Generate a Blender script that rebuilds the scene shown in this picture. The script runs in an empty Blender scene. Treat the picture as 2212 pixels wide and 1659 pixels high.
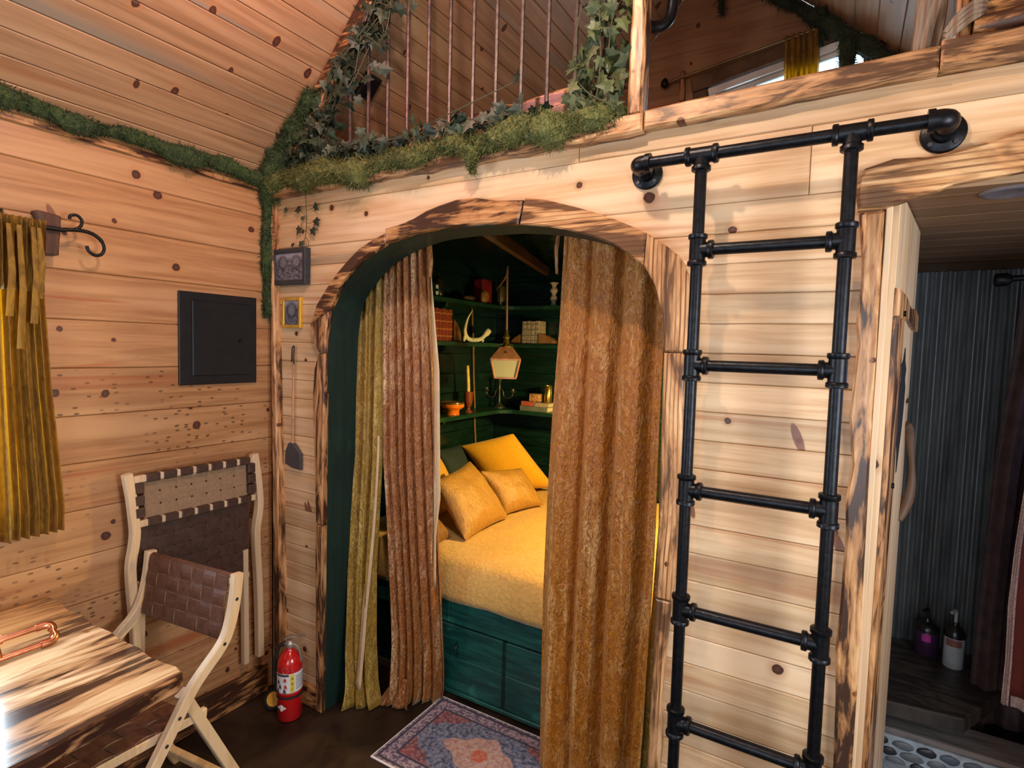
import bpy, bmesh, math, random
from mathutils import Vector, Matrix, Euler, noise as mnoise

random.seed(7)
scene = bpy.context.scene
COL = scene.collection
PI = math.pi

# ------------------------------------------------------------------ camera
cam_d = bpy.data.cameras.new('camera')
cam = bpy.data.objects.new('camera', cam_d)
COL.objects.link(cam)
cam.location = (2.30635, -1.68764, 1.66141)
cam.rotation_euler = (1.50824, -0.02726, 0.53673)
cam_d.sensor_width = 36.0
cam_d.lens = 36.0 * 1210.8 / 2212.0
cam_d.clip_start = 0.02
scene.camera = cam

# ------------------------------------------------------------------ world, lights, exposure
vs = scene.view_settings
vs.view_transform = 'Standard'
vs.look = 'None'
vs.gamma = 1.0
vs.use_curve_mapping = False
vs.exposure = 0.0

cy_ = scene.cycles
cy_.max_bounces = 5
cy_.diffuse_bounces = 3
cy_.glossy_bounces = 3
cy_.transmission_bounces = 4
cy_.caustics_reflective = False
cy_.caustics_refractive = False
cy_.adaptive_threshold = 0.05

world = bpy.data.worlds.new('sky')
scene.world = world
world.use_nodes = True
wn = world.node_tree.nodes
wn['Background'].inputs[0].default_value = (0.62, 0.86, 1.0, 1)
wn['Background'].inputs[1].default_value = 3.0


def area_light(name, loc, rot, sx, sy, power, color):
    d = bpy.data.lights.new(name, 'AREA')
    d.shape = 'RECTANGLE'
    d.size, d.size_y = sx, sy
    d.energy = power
    d.color = color
    o = bpy.data.objects.new(name, d)
    o.location = loc
    o.rotation_euler = rot
    COL.objects.link(o)
    return o


def point_light(name, loc, power, color, r=0.04):
    d = bpy.data.lights.new(name, 'POINT')
    d.energy = power
    d.color = color
    d.shadow_soft_size = r
    o = bpy.data.objects.new(name, d)
    o.location = loc
    COL.objects.link(o)
    return o


# daylight area lights: table and loft windows; entrance, right and bathroom ones are assumed
area_light('daylight_table_window', (-0.018, -1.375, 1.515), (0, -PI / 2, 0), 0.82, 0.74, 34, (0.72, 0.87, 1.0))
area_light('assumed_daylight_entrance', (2.2, -3.05, 1.35), (PI / 2, 0, 0), 1.1, 1.7, 22, (0.86, 0.93, 1.0))  # assumed daylight source; the entrance itself is unseen
area_light('assumed_daylight_right', (3.43, -0.95, 1.5), (0, PI / 2, 0), 0.8, 0.7, 40, (0.90, 0.95, 1.0))  # assumed daylight from the right, in front of a solid wall
area_light('assumed_daylight_bathroom', (3.38, 0.75, 1.5), (0, PI / 2, 0), 0.5, 0.4, 2.0, (0.36, 0.55, 1.0))  # assumed bluish daylight; the bathroom has no window built for it
area_light('daylight_loft_window', (1.90, 1.925, 3.12), (-PI / 2, 0, 0), 0.6, 0.3, 3.0, (0.7, 0.88, 1.0))
# assumed lamps, all out of view
point_light('assumed_hall_lamp_light', (1.60, -0.92, 3.02), 58, (1.0, 0.77, 0.60), 0.035)
point_light('assumed_pink_lamp_light', (1.00, -0.55, 2.92), 17, (1.0, 0.38, 0.36), 0.04)
point_light('assumed_alcove_lamp_light', (1.62, 1.15, 1.62), 105, (1.0, 0.69, 0.19), 0.06)

# ------------------------------------------------------------------ materials
MATS = {}


class NT:
    def __init__(self, name):
        self.m = bpy.data.materials.new(name)
        self.m.use_nodes = True
        self.t = self.m.node_tree
        self.b = self.t.nodes['Principled BSDF']

    def n(self, typ, **kw):
        nd = self.t.nodes.new(typ)
        for k, v in kw.items():
            setattr(nd, k, v)
        return nd

    def put(self, sock, v):
        if hasattr(v, 'links') and hasattr(v, 'is_output'):
            self.t.links.new(v, sock)
        elif isinstance(v, (tuple, list)) and len(v) == 3 and sock.type == 'RGBA':
            sock.default_value = (*v, 1)
        else:
            sock.default_value = v

    def math(self, op, a, b=0.0, c=0.0, clamp=False):
        nd = self.n('ShaderNodeMath', operation=op, use_clamp=clamp)
        self.put(nd.inputs[0], a)
        self.put(nd.inputs[1], b)
        self.put(nd.inputs[2], c)
        return nd.outputs[0]

    def mix(self, f, a, b, blend='MIX'):
        nd = self.n('ShaderNodeMix', data_type='RGBA', blend_type=blend)
        self.put(nd.inputs[0], f)
        self.put(nd.inputs[6], a)
        self.put(nd.inputs[7], b)
        return nd.outputs[2]

    def ramp(self, f, p0, p1, lo=0.0, hi=1.0, smooth=True):
        nd = self.n('ShaderNodeMapRange', clamp=True)
        nd.interpolation_type = 'SMOOTHSTEP' if smooth else 'LINEAR'
        self.put(nd.inputs[0], f)
        nd.inputs[1].default_value = p0
        nd.inputs[2].default_value = p1
        nd.inputs[3].default_value = lo
        nd.inputs[4].default_value = hi
        return nd.outputs[0]

    def noise(self, vec, scale=5.0, detail=2.0, rough=0.5, dist=0.0):
        nd = self.n('ShaderNodeTexNoise')
        if vec is not None:
            self.put(nd.inputs['Vector'], vec)
        nd.inputs['Scale'].default_value = scale
        nd.inputs['Detail'].default_value = detail
        nd.inputs['Roughness'].default_value = rough
        nd.inputs['Distortion'].default_value = dist
        return nd.outputs[0]

    def voro(self, vec, scale, dims='2D', feature='F1', rnd=1.0):
        nd = self.n('ShaderNodeTexVoronoi', voronoi_dimensions=dims, feature=feature)
        self.put(nd.inputs['Vector'], vec)
        nd.inputs['Scale'].default_value = scale
        nd.inputs['Randomness'].default_value = rnd
        return nd

    def comb(self, a, b, c=0.0):
        nd = self.n('ShaderNodeCombineXYZ')
        for i, v in enumerate((a, b, c)):
            self.put(nd.inputs[i], v)
        return nd.outputs[0]

    def coords(self):
        nd = self.n('ShaderNodeTexCoord')
        s = self.n('ShaderNodeSeparateXYZ')
        self.t.links.new(nd.outputs['Object'], s.inputs[0])
        return nd.outputs['Object'], s.outputs

    def rand(self):
        return self.n('ShaderNodeObjectInfo').outputs['Random']

    def bump(self, h, strength=0.2, dist=0.01):
        nd = self.n('ShaderNodeBump')
        nd.inputs['Strength'].default_value = strength
        nd.inputs['Distance'].default_value = dist
        self.put(nd.inputs['Height'], h)
        self.t.links.new(nd.outputs[0], self.b.inputs['Normal'])

    def done(self, col, rough=0.5, metal=0.0, **kw):
        self.put(self.b.inputs['Base Color'], col)
        self.put(self.b.inputs['Roughness'], rough)
        self.b.inputs['Metallic'].default_value = metal
        for k, v in kw.items():
            self.put(self.b.inputs[k], v)
        MATS[self.m.name] = self.m
        return self.m


def plain(name, col, rough=0.5, metal=0.0, var=0.15, vscale=20.0, bump=0.0, **kw):
    g = NT(name)
    o, s = g.coords()
    n = g.noise(o, vscale, 3, 0.6)
    f = g.ramp(n, 0.3, 0.7)
    dark = tuple(c * (1 - var) for c in col)
    lite = tuple(min(1.0, c * (1 + var)) for c in col)
    if bump:
        g.bump(n, bump, 0.004)
    return g.done(g.mix(f, dark, lite), rough, metal, **kw)


def wood(name, al, ac, c1, c2, c3, knots=0.45, kscale=6.0, burn=0.0, bscale=3.0, streak=0.0, sfreq=260.0,
         stain=0.0, rough=0.5, bump=0.12, tone=0.10, flame=0.0, pits=0.0, coat=0.0, blo=0.5, rim=False, spike=0.0):
    g = NT(name)
    o, s = g.coords()
    r = g.rand()
    oth = 3 - al - ac
    a = g.math('ADD', s[al], g.math('MULTIPLY', r, 17.3))
    b = g.math('ADD', s[ac], g.math('MULTIPLY', r, 7.7))
    c = s[oth]
    def v(sa, sb):
        return g.comb(g.math('MULTIPLY', a, sa), g.math('MULTIPLY', b, sb), g.math('MULTIPLY', c, sb))
    n1 = g.noise(v(2.2, 46), 1.0, 4, 0.62, 0.4)
    n2 = g.noise(v(0.9, 9), 1.0, 3, 0.55, 0.6)
    col = g.mix(g.ramp(n1, 0.32, 0.68), c1, c2)
    col = g.mix(g.ramp(n2, 0.42, 0.72), col, c3)
    if flame:
        nf = g.noise(v(0.55, 13), 1.0, 2, 0.5, 0.8)
        col = g.mix(g.math('MULTIPLY', g.ramp(nf, 0.60, 0.70), flame), col, (0.33, 0.105, 0.035))
    if stain:
        ns = g.noise(v(0.5, 6), 1.0, 2, 0.5, 0.3)
        col = g.mix(g.math('MULTIPLY', g.ramp(ns, 0.60, 0.70), stain), col, (0.21, 0.19, 0.15))
    if streak:
        nw = g.noise(v(1.1, 3.0), 1.0, 2, 0.5)
        sw = g.math('SINE', g.math('ADD', g.math('MULTIPLY', b, sfreq), g.math('MULTIPLY', nw, 26.0)))
        sm = g.math('MULTIPLY', g.ramp(sw, 0.1, 0.95), g.ramp(n1, 0.25, 0.6))
        col = g.mix(g.math('MULTIPLY', sm, streak), col, (0.13, 0.045, 0.018))
    if knots:
        wob = g.noise(g.comb(a, b, 0.0), 30.0, 2, 0.5)
        kv = g.comb(g.math('ADD', a, g.math('MULTIPLY', wob, 0.012)), g.math('ADD', b, g.math('MULTIPLY', wob, 0.010)), 0.0)
        vo = g.voro(kv, kscale)
        sc = g.n('ShaderNodeSeparateColor')
        g.t.links.new(vo.outputs['Color'], sc.inputs[0])
        on = g.math('GREATER_THAN', sc.outputs[0], 1.0 - knots)
        rad = g.math('MULTIPLY_ADD', sc.outputs[1], 0.055, 0.035)
        q = g.math('DIVIDE', vo.outputs['Distance'], rad)
        halo = g.math('MULTIPLY', g.ramp(q, 2.6, 0.9), g.math('MULTIPLY', on, 0.45))
        core = g.math('MULTIPLY', g.ramp(q, 1.12, 0.92), on)
        inner = g.math('MULTIPLY', g.ramp(q, 0.8, 0.1), 0.55)
        col = g.mix(halo, col, (0.40, 0.17, 0.06))
        kc = g.mix(inner, (0.055, 0.018, 0.012), (0.13, 0.045, 0.025))
        col = g.mix(core, col, kc)
    if spike:
        vs2 = g.voro(g.comb(g.math('ADD', a, g.math('MULTIPLY', b, 0.35)), g.math('MULTIPLY', b, 0.30), 0.0), 4.2)
        s2 = g.n('ShaderNodeSeparateColor')
        g.t.links.new(vs2.outputs['Color'], s2.inputs[0])
        m2 = g.math('MULTIPLY', g.ramp(vs2.outputs['Distance'], 0.058, 0.046), g.math('GREATER_THAN', s2.outputs[1], 1.0 - spike))
        col = g.mix(g.math('MULTIPLY', m2, 0.9), col, (0.17, 0.06, 0.038))
    if pits:
        vp = g.voro(g.comb(g.math('MULTIPLY', a, 0.45), b, 0.0), 55.0)
        sp = g.n('ShaderNodeSeparateColor')
        g.t.links.new(vp.outputs['Color'], sp.inputs[0])
        reg = g.ramp(g.noise(g.comb(a, s[ac], 0.0), 2.6, 2, 0.5), 0.42, 0.6)
        hi = g.ramp(s[ac], 1.80, 1.55)
        pm = g.math('MULTIPLY', g.math('MULTIPLY', g.ramp(vp.outputs['Distance'], 0.26, 0.16), g.math('GREATER_THAN', sp.outputs[0], 0.62)), g.math('MULTIPLY', reg, hi))
        col = g.mix(g.math('MULTIPLY', pm, pits), col, (0.10, 0.045, 0.02))
    if burn:
        nb = g.noise(v(bscale * 0.75, bscale * 3.6), 1.0, 4, 0.60, 1.1)
        nc = g.noise(v(bscale * 1.6, bscale * 16), 1.0, 4, 0.65, 0.6)
        bm_ = g.math('ADD', g.math('MULTIPLY', nb, 0.7), g.math('MULTIPLY', nc, 0.3))
        if rim:      # the slab was torched hardest along its two free edges and its far third
            e1 = g.ramp(s[1], -1.05, -0.88, 0.0, 0.075)
            e2 = g.ramp(s[0], 0.74, 0.89, 0.0, 0.085)
            bm_ = g.math('ADD', bm_, g.math('MAXIMUM', e1, e2))
            col = g.mix(g.ramp(g.math('ADD', s[0], g.math('MULTIPLY', nb, 0.25)), 0.52, 0.36, 0.0, 0.8), col, (0.42, 0.19, 0.05))
        col = g.mix(g.math('MULTIPLY', g.ramp(bm_, blo - 0.05, blo + 0.05), 0.72 * burn), col, (0.30, 0.115, 0.033))
        col = g.mix(g.math('MULTIPLY', g.ramp(bm_, blo + 0.03, blo + 0.12), burn), col, (0.030, 0.011, 0.007))
    val = g.math('MULTIPLY_ADD', r, tone * 2, 1.0 - tone)
    h = g.n('ShaderNodeHueSaturation')
    g.put(h.inputs['Value'], val)
    g.put(h.inputs['Color'], col)
    g.bump(n1, bump, 0.003)
    return g.done(h.outputs[0], rough, 0.0, **({'Coat Weight': coat, 'Coat Roughness': 0.12} if coat else {}))


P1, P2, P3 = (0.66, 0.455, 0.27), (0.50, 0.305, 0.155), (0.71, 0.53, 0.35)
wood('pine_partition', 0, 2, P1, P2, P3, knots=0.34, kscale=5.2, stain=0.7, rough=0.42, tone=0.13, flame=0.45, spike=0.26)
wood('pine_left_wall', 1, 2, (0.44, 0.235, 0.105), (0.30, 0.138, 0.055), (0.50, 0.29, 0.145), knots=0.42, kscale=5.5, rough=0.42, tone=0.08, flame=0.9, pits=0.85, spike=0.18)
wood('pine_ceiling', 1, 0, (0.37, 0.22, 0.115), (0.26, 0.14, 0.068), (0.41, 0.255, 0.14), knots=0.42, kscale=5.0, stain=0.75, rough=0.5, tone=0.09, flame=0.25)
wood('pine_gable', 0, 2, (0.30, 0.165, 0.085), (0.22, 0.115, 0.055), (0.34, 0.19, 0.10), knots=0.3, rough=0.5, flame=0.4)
wood('pine_clear_x', 0, 2, P1, P2, P3, knots=0.2, rough=0.45)
wood('pine_clear_z', 2, 0, (0.74, 0.54, 0.34), (0.64, 0.43, 0.25), (0.78, 0.60, 0.40), knots=0.12, rough=0.42, streak=0.12)
wood('burnt_x', 0, 2, (0.68, 0.41, 0.20), (0.50, 0.26, 0.10), (0.62, 0.33, 0.14), knots=0.35, kscale=8, burn=0.95, bscale=4.6, rough=0.35, streak=0.38, blo=0.415, bump=0.2)
wood('burnt_z', 2, 0, (0.70, 0.44, 0.23), (0.52, 0.28, 0.12), (0.64, 0.36, 0.16), knots=0.3, kscale=8, burn=0.95, bscale=4.6, rough=0.35, streak=0.42, blo=0.445, bump=0.2)
wood('burnt_y', 1, 0, (0.68, 0.40, 0.19), (0.50, 0.26, 0.10), (0.62, 0.33, 0.14), knots=0.3, kscale=8, burn=0.95, bscale=4.6, rough=0.35, streak=0.35, blo=0.41, bump=0.2)
wood('burnt_cap', 0, 2, (0.62, 0.40, 0.22), (0.46, 0.26, 0.12), (0.60, 0.37, 0.18), knots=0.35, kscale=8, burn=0.85, bscale=4.6, rough=0.4, streak=0.25, blo=0.45, bump=0.2)
wood('bark_brown', 2, 1, (0.085, 0.035, 0.02), (0.04, 0.016, 0.01), (0.12, 0.055, 0.03), knots=0.0, rough=0.7, streak=0.4, bump=0.5)
wood('streaked_z', 2, 0, (0.74, 0.47, 0.25), (0.58, 0.31, 0.13), (0.70, 0.42, 0.20), knots=0.15, kscale=8, burn=0.75, bscale=3.4, rough=0.33, streak=0.95, sfreq=480, blo=0.44, bump=0.25)
wood('streaked_x', 0, 2, (0.74, 0.47, 0.25), (0.58, 0.31, 0.13), (0.70, 0.42, 0.20), knots=0.0, burn=0.75, bscale=3.4, rough=0.33, streak=0.85, sfreq=420, blo=0.43, bump=0.25)
wood('table_slab', 1, 0, (0.70, 0.50, 0.29), (0.60, 0.39, 0.20), (0.72, 0.52, 0.32), knots=0.12, kscale=7, burn=1.0, bscale=2.6, rough=0.22, streak=0.10, sfreq=120, tone=0.0, coat=0.8, blo=0.50, bump=0.04, rim=True)
wood('chair_oak', 2, 0, (0.62, 0.47, 0.31), (0.52, 0.37, 0.23), (0.66, 0.51, 0.35), knots=0.0, rough=0.5, tone=0.04)
wood('dark_beam', 1, 2, (0.10, 0.05, 0.022), (0.06, 0.03, 0.012), (0.13, 0.07, 0.03), knots=0.2, rough=0.5)
wood('bath_ceiling_wood', 0, 1, (0.20, 0.11, 0.055), (0.15, 0.08, 0.035), (0.23, 0.13, 0.065), knots=0.1, rough=0.5)
wood('driftwood', 2, 0, (0.26, 0.19, 0.13), (0.12, 0.085, 0.06), (0.32, 0.25, 0.18), knots=0.0, rough=0.75, streak=0.6, sfreq=300, bump=0.5)
wood('bookend_wood', 2, 1, (0.30, 0.15, 0.05), (0.20, 0.09, 0.03), (0.36, 0.19, 0.07), knots=0.3, kscale=14, rough=0.4)
wood('handle_wood', 2, 1, (0.12, 0.065, 0.035), (0.06, 0.032, 0.018), (0.17, 0.095, 0.055), knots=0.4, kscale=14, rough=0.55)


def green_paint(name, base, dark, lite, rough, al=0, ac=2):
    g = NT(name)
    o, s = g.coords()
    v = g.comb(g.math('MULTIPLY', s[al], 4.0), g.math('MULTIPLY', s[ac], 34.0), g.math('MULTIPLY', s[3 - al - ac], 8.0))
    n = g.noise(v, 1.0, 4, 0.65, 0.5)
    n2 = g.noise(o, 7.0, 3, 0.6)
    col = g.mix(g.ramp(n, 0.35, 0.7), dark, base)
    col = g.mix(g.math('MULTIPLY', g.ramp(n2, 0.56, 0.75), g.ramp(n, 0.3, 0.6)), col, lite)
    g.bump(n, 0.25, 0.003)
    return g.done(col, rough)


green_paint('green_shiplap', (0.006, 0.030, 0.022), (0.003, 0.014, 0.012), (0.009, 0.040, 0.028), 0.26)
green_paint('green_jamb', (0.006, 0.026, 0.020), (0.004, 0.017, 0.014), (0.008, 0.032, 0.023), 0.5, 2, 1)
green_paint('green_bed', (0.012, 0.105, 0.090), (0.005, 0.045, 0.045), (0.035, 0.20, 0.155), 0.35)
green_paint('green_shelf', (0.012, 0.062, 0.036), (0.006, 0.030, 0.019), (0.02, 0.10, 0.05), 0.32)


def velvet(name, base, dark, lite, crush=1.0):
    g = NT(name)
    o, s = g.coords()
    v = g.comb(s[0], s[1], g.math('MULTIPLY', s[2], 0.45))
    vl = g.comb(s[0], s[1], g.math('MULTIPLY', s[2], 0.07))
    n = g.noise(v, 80.0, 3, 0.6, 2.0)
    st = g.noise(vl, 24.0, 3, 0.55, 0.3)
    n2 = g.noise(v, 6.0, 3, 0.6, 1.0)
    n3 = g.noise(v, 26.0, 3, 0.6, 1.8)
    col = g.mix(g.ramp(n, 0.30, 0.66), dark, base)
    painted_sheen = g.math('ADD', g.math('MULTIPLY', g.ramp(st, 0.55, 0.68), 0.6), g.math('MULTIPLY', g.ramp(n2, 0.52, 0.72), 0.45))  # pale streaks imitate velvet sheen on the folds, painted into the colour
    col = g.mix(g.math('MULTIPLY', g.math('MULTIPLY', painted_sheen, g.ramp(n, 0.36, 0.56)), crush), col, lite)
    col = g.mix(g.math('MULTIPLY', g.ramp(n3, 0.56, 0.66), 0.24 * crush), col, lite)  # further crushed-pile highlights painted in with the lite colour
    g.bump(g.math('ADD', g.math('MULTIPLY', n, 0.6), g.math('ADD', g.math('MULTIPLY', n2, 1.2), n3)), 0.7 * crush + 0.1, 0.012)
    return g.done(col, 0.40, 0.0, **{'Sheen Weight': 0.25 * crush, 'Sheen Roughness': 0.22, 'Sheen Tint': (1.0, 0.85, 0.6, 1), 'Specular IOR Level': 0.6})


velvet('velvet_gold', (0.46, 0.165, 0.007), (0.26, 0.076, 0.003), (0.76, 0.50, 0.20))
velvet('velvet_copper', (0.33, 0.115, 0.020), (0.17, 0.048, 0.008), (0.66, 0.46, 0.25))
velvet('velvet_mustard', (0.33, 0.19, 0.016), (0.18, 0.10, 0.008), (0.60, 0.44, 0.12))
velvet('cushion_velvet', (0.50, 0.27, 0.06), (0.36, 0.18, 0.03), (0.62, 0.38, 0.13), 0.5)
plain('curtain_lining', (0.55, 0.40, 0.24), 0.8, var=0.08)
plain('fleece_yellow', (0.78, 0.40, 0.012), 0.9, var=0.10, vscale=160, bump=0.5, **{'Sheen Weight': 0.3})
plain('brown_velvet', (0.22, 0.10, 0.02), 0.7, var=0.2, vscale=40)
plain('denim_cushion', (0.015, 0.035, 0.05), 0.8)


def quilt_mat():
    g = NT('quilt_yellow')
    o, s = g.coords()
    vo = g.voro(g.comb(s[0], s[1], s[2]), 34.0, '3D', 'DISTANCE_TO_EDGE')
    n = g.noise(o, 60, 2, 0.5)
    g.bump(g.math('ADD', g.ramp(vo.outputs['Distance'], 0.0, 0.22), g.math('MULTIPLY', n, 0.3)), 0.22, 0.006)
    col = g.mix(g.ramp(n, 0.35, 0.65), (0.60, 0.355, 0.085), (0.68, 0.42, 0.12))
    return g.done(col, 0.85, 0.0, **{'Sheen Weight': 0.2})


quilt_mat()


def moss_mat(name, a, b, c):
    g = NT(name)
    o, s = g.coords()
    n = g.noise(o, 9.0, 3, 0.6)
    n2 = g.noise(o, 130.0, 2, 0.6)
    col = g.mix(g.ramp(n, 0.38, 0.62), a, b)
    col = g.mix(g.ramp(n2, 0.45, 0.7), col, c)
    return g.done(col, 0.95)


moss_mat('moss_dark', (0.018, 0.036, 0.012), (0.030, 0.055, 0.014), (0.055, 0.085, 0.022))
moss_mat('moss_olive', (0.055, 0.070, 0.018), (0.095, 0.105, 0.026), (0.15, 0.155, 0.045))
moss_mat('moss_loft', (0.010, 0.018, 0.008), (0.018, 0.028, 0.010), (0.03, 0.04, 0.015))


def leaf_mat(name, a, b):
    g = NT(name)
    r = g.rand()
    col = g.mix(r, a, b)
    return g.done(col, 0.55)


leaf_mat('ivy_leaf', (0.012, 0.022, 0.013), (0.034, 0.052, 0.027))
leaf_mat('ivy_leaf_lit', (0.030, 0.045, 0.014), (0.075, 0.10, 0.032))  # brighter, warmer copy of the leaf colour with light painted in
plain('ivy_stem', (0.05, 0.055, 0.025), 0.7)

plain('pipe_black', (0.010, 0.011, 0.014), 0.38, 0.75, var=0.35, vscale=60, bump=0.15)
plain('iron_black', (0.008, 0.008, 0.009), 0.45, 0.6)
plain('rebar_iron', (0.085, 0.058, 0.050), 0.5, 0.55, var=0.35, vscale=60)
plain('copper', (0.62, 0.26, 0.14), 0.28, 1.0, var=0.25, vscale=30)
plain('panel_black', (0.0075, 0.009, 0.013), 0.38, 0.2, var=0.2)
plain('frame_charcoal', (0.022, 0.028, 0.036), 0.5, var=0.25, vscale=40)
plain('frame_gold', (0.62, 0.36, 0.05), 0.35, 0.4)
plain('leather_brown', (0.090, 0.036, 0.022), 0.42, var=0.25, vscale=50, bump=0.1)
plain('leather_dark', (0.050, 0.024, 0.017), 0.5, var=0.25, vscale=50, bump=0.1)
plain('leather_under', (0.26, 0.165, 0.095), 0.75, var=0.12, vscale=80, bump=0.1)
plain('screw_steel', (0.10, 0.10, 0.10), 0.4, 0.8)
plain('extinguisher_red', (0.55, 0.008, 0.010), 0.22, var=0.06, **{'Coat Weight': 0.6})
plain('white_label', (0.75, 0.76, 0.80), 0.5, var=0.04)
plain('label_yellow', (0.80, 0.62, 0.06), 0.5, var=0.04)
plain('label_ink', (0.03, 0.03, 0.06), 0.6)
plain('label_red', (0.5, 0.03, 0.03), 0.6)
plain('cast_metal', (0.42, 0.38, 0.33), 0.35, 0.6, var=0.2)
plain('rubber_black', (0.008, 0.008, 0.008), 0.7)
plain('tape_yellow', (0.75, 0.42, 0.04), 0.5)
plain('slate_blade', (0.045, 0.040, 0.045), 0.6)
plain('stick_wood', (0.42, 0.22, 0.11), 0.6, var=0.2)
plain('white_vinyl', (0.72, 0.78, 0.80), 0.35, var=0.04)
plain('ceramic_orange', (0.75, 0.20, 0.015), 0.2, var=0.2)
plain('ceramic_terracotta', (0.20, 0.045, 0.022), 0.45)
plain('wax_cream', (0.85, 0.66, 0.25), 0.5, **{'Subsurface Weight': 0.1})
plain('wax_white', (0.62, 0.50, 0.36), 0.6)
plain('antler_white', (0.85, 0.82, 0.76), 0.45)
plain('book_red', (0.22, 0.035, 0.018), 0.5, var=0.25)
plain('book_gilt', (0.50, 0.22, 0.07), 0.4, 0.3)
plain('book_grey', (0.42, 0.34, 0.25), 0.6, var=0.3, vscale=60)
plain('book_coral', (0.50, 0.11, 0.06), 0.6)
plain('book_slate', (0.16, 0.18, 0.15), 0.6)
plain('paper', (0.68, 0.58, 0.42), 0.8)
plain('red_box', (0.20, 0.012, 0.014), 0.5)
plain('stone_amber', (0.26, 0.13, 0.045), 0.6, var=0.5, vscale=30, bump=0.4)
plain('tin_olive', (0.16, 0.12, 0.05), 0.3, 0.5)
plain('brass', (0.55, 0.38, 0.08), 0.25, 0.9)
plain('pewter', (0.10, 0.11, 0.09), 0.4, 0.7)
plain('bottle_dark', (0.02, 0.018, 0.012), 0.2)
plain('lantern_copper', (0.42, 0.20, 0.10), 0.45, 0.3, var=0.2)
plain('rope_jute', (0.30, 0.17, 0.08), 0.9, var=0.3, vscale=200)
plain('carved_box', (0.45, 0.24, 0.11), 0.6, var=0.5, vscale=70)
plain('yellow_paint', (0.75, 0.52, 0.02), 0.4)
plain('soap_purple', (0.045, 0.02, 0.06), 0.3)
plain('soap_black', (0.01, 0.01, 0.012), 0.3)
plain('soap_white', (0.45, 0.52, 0.58), 0.35)
plain('soap_pink', (0.55, 0.05, 0.40), 0.5)
plain('soap_rose', (0.30, 0.12, 0.11), 0.5)
plain('lace', (0.42, 0.30, 0.28), 0.9, var=0.3, vscale=150)
plain('curtain_red', (0.11, 0.012, 0.006), 0.8)
plain('shower_curtain', (0.055, 0.03, 0.032), 0.7, var=0.3)
plain('grout', (0.42, 0.50, 0.58), 0.8, var=0.2)
plain('dark_backing', (0.05, 0.028, 0.015), 0.9)
plain('lamp_fabric', (0.6, 0.45, 0.3), 0.8)
plain('burn_black', (0.006, 0.005, 0.006), 0.7)
plain('ceiling_fixture', (0.20, 0.18, 0.20), 0.3, 0.3)


def glass_mat(name, col, rough=0.05, alpha=0.3):
    g = NT(name)
    m = g.done(col, rough)
    g.b.inputs['Transmission Weight'].default_value = 1.0 - alpha
    g.b.inputs['IOR'].default_value = 1.1
    return m


glass_mat('window_glass', (0.95, 0.98, 1.0), 0.0, 0.0)
glass_mat('lantern_glass', (0.55, 0.60, 0.50), 0.35, 0.75)


def emit_mat(name, col, power):
    g = NT(name)
    m = g.done((0.8, 0.8, 0.8), 0.5)
    g.b.inputs['Emission Color'].default_value = (*col, 1)
    g.b.inputs['Emission Strength'].default_value = power
    return m


emit_mat('bulb_warm', (1.0, 0.75, 0.45), 8.0)
emit_mat('bulb_pink', (1.0, 0.4, 0.35), 6.0)


def translucent_curtain():
    g = NT('curtain_window_velvet')
    o, s = g.coords()
    v = g.comb(s[0], s[1], g.math('MULTIPLY', s[2], 0.5))
    n = g.noise(v, 42.0, 4, 0.6, 1.4)
    col = g.mix(g.ramp(n, 0.34, 0.66), (0.17, 0.095, 0.010), (0.36, 0.215, 0.028))
    g.bump(n, 0.5, 0.01)
    m = g.done(col, 0.6, 0.0, **{'Sheen Weight': 0.2, 'Sheen Tint': (1.0, 0.85, 0.5, 1)})
    tr = g.n('ShaderNodeBsdfTranslucent')
    tr.inputs[0].default_value = (0.95, 0.62, 0.02, 1)
    mx = g.n('ShaderNodeMixShader')
    mx.inputs[0].default_value = 0.36
    out = g.t.nodes['Material Output']
    g.t.links.new(g.b.outputs[0], mx.inputs[1])
    g.t.links.new(tr.outputs[0], mx.inputs[2])
    g.t.links.new(mx.outputs[0], out.inputs[0])
    return m


translucent_curtain()


def floor_mat():
    g = NT('floor_stained')
    o, s = g.coords()
    n = g.noise(o, 3.5, 5, 0.65, 0.8)
    n2 = g.noise(o, 40.0, 3, 0.6)
    col = g.mix(g.ramp(n, 0.35, 0.72), (0.010, 0.006, 0.004), (0.035, 0.018, 0.009))
    g.bump(n2, 0.1, 0.003)
    return g.done(col, g.ramp(n, 0.3, 0.7, 0.35, 0.55))


floor_mat()


def metal_corr():
    g = NT('galvanized')
    o, s = g.coords()
    n = g.noise(g.comb(s[0], s[1], g.math('MULTIPLY', s[2], 0.2)), 24, 3, 0.6)
    return g.done(g.mix(g.ramp(n, 0.3, 0.7), (0.15, 0.17, 0.19), (0.22, 0.25, 0.27)), g.ramp(n, 0.3, 0.7, 0.42, 0.6), 0.55)


metal_corr()


def marble():
    g = NT('curb_stone')
    o, s = g.coords()
    n = g.noise(g.comb(g.math('MULTIPLY', s[0], 4), g.math('MULTIPLY', s[1], 30), s[2]), 1.0, 4, 0.6, 0.8)
    return g.done(g.mix(g.ramp(n, 0.35, 0.65), (0.16, 0.15, 0.16), (0.34, 0.31, 0.30)), 0.35)


marble()


def dark_slab():
    g = NT('bench_slab')
    o, s = g.coords()
    n = g.noise(g.comb(g.math('MULTIPLY', s[0], 6), g.math('MULTIPLY', s[1], 26), s[2]), 1.0, 4, 0.6, 0.8)
    return g.done(g.mix(g.ramp(n, 0.4, 0.65), (0.022, 0.018, 0.016), (0.075, 0.06, 0.05)), 0.4)


dark_slab()


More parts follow.
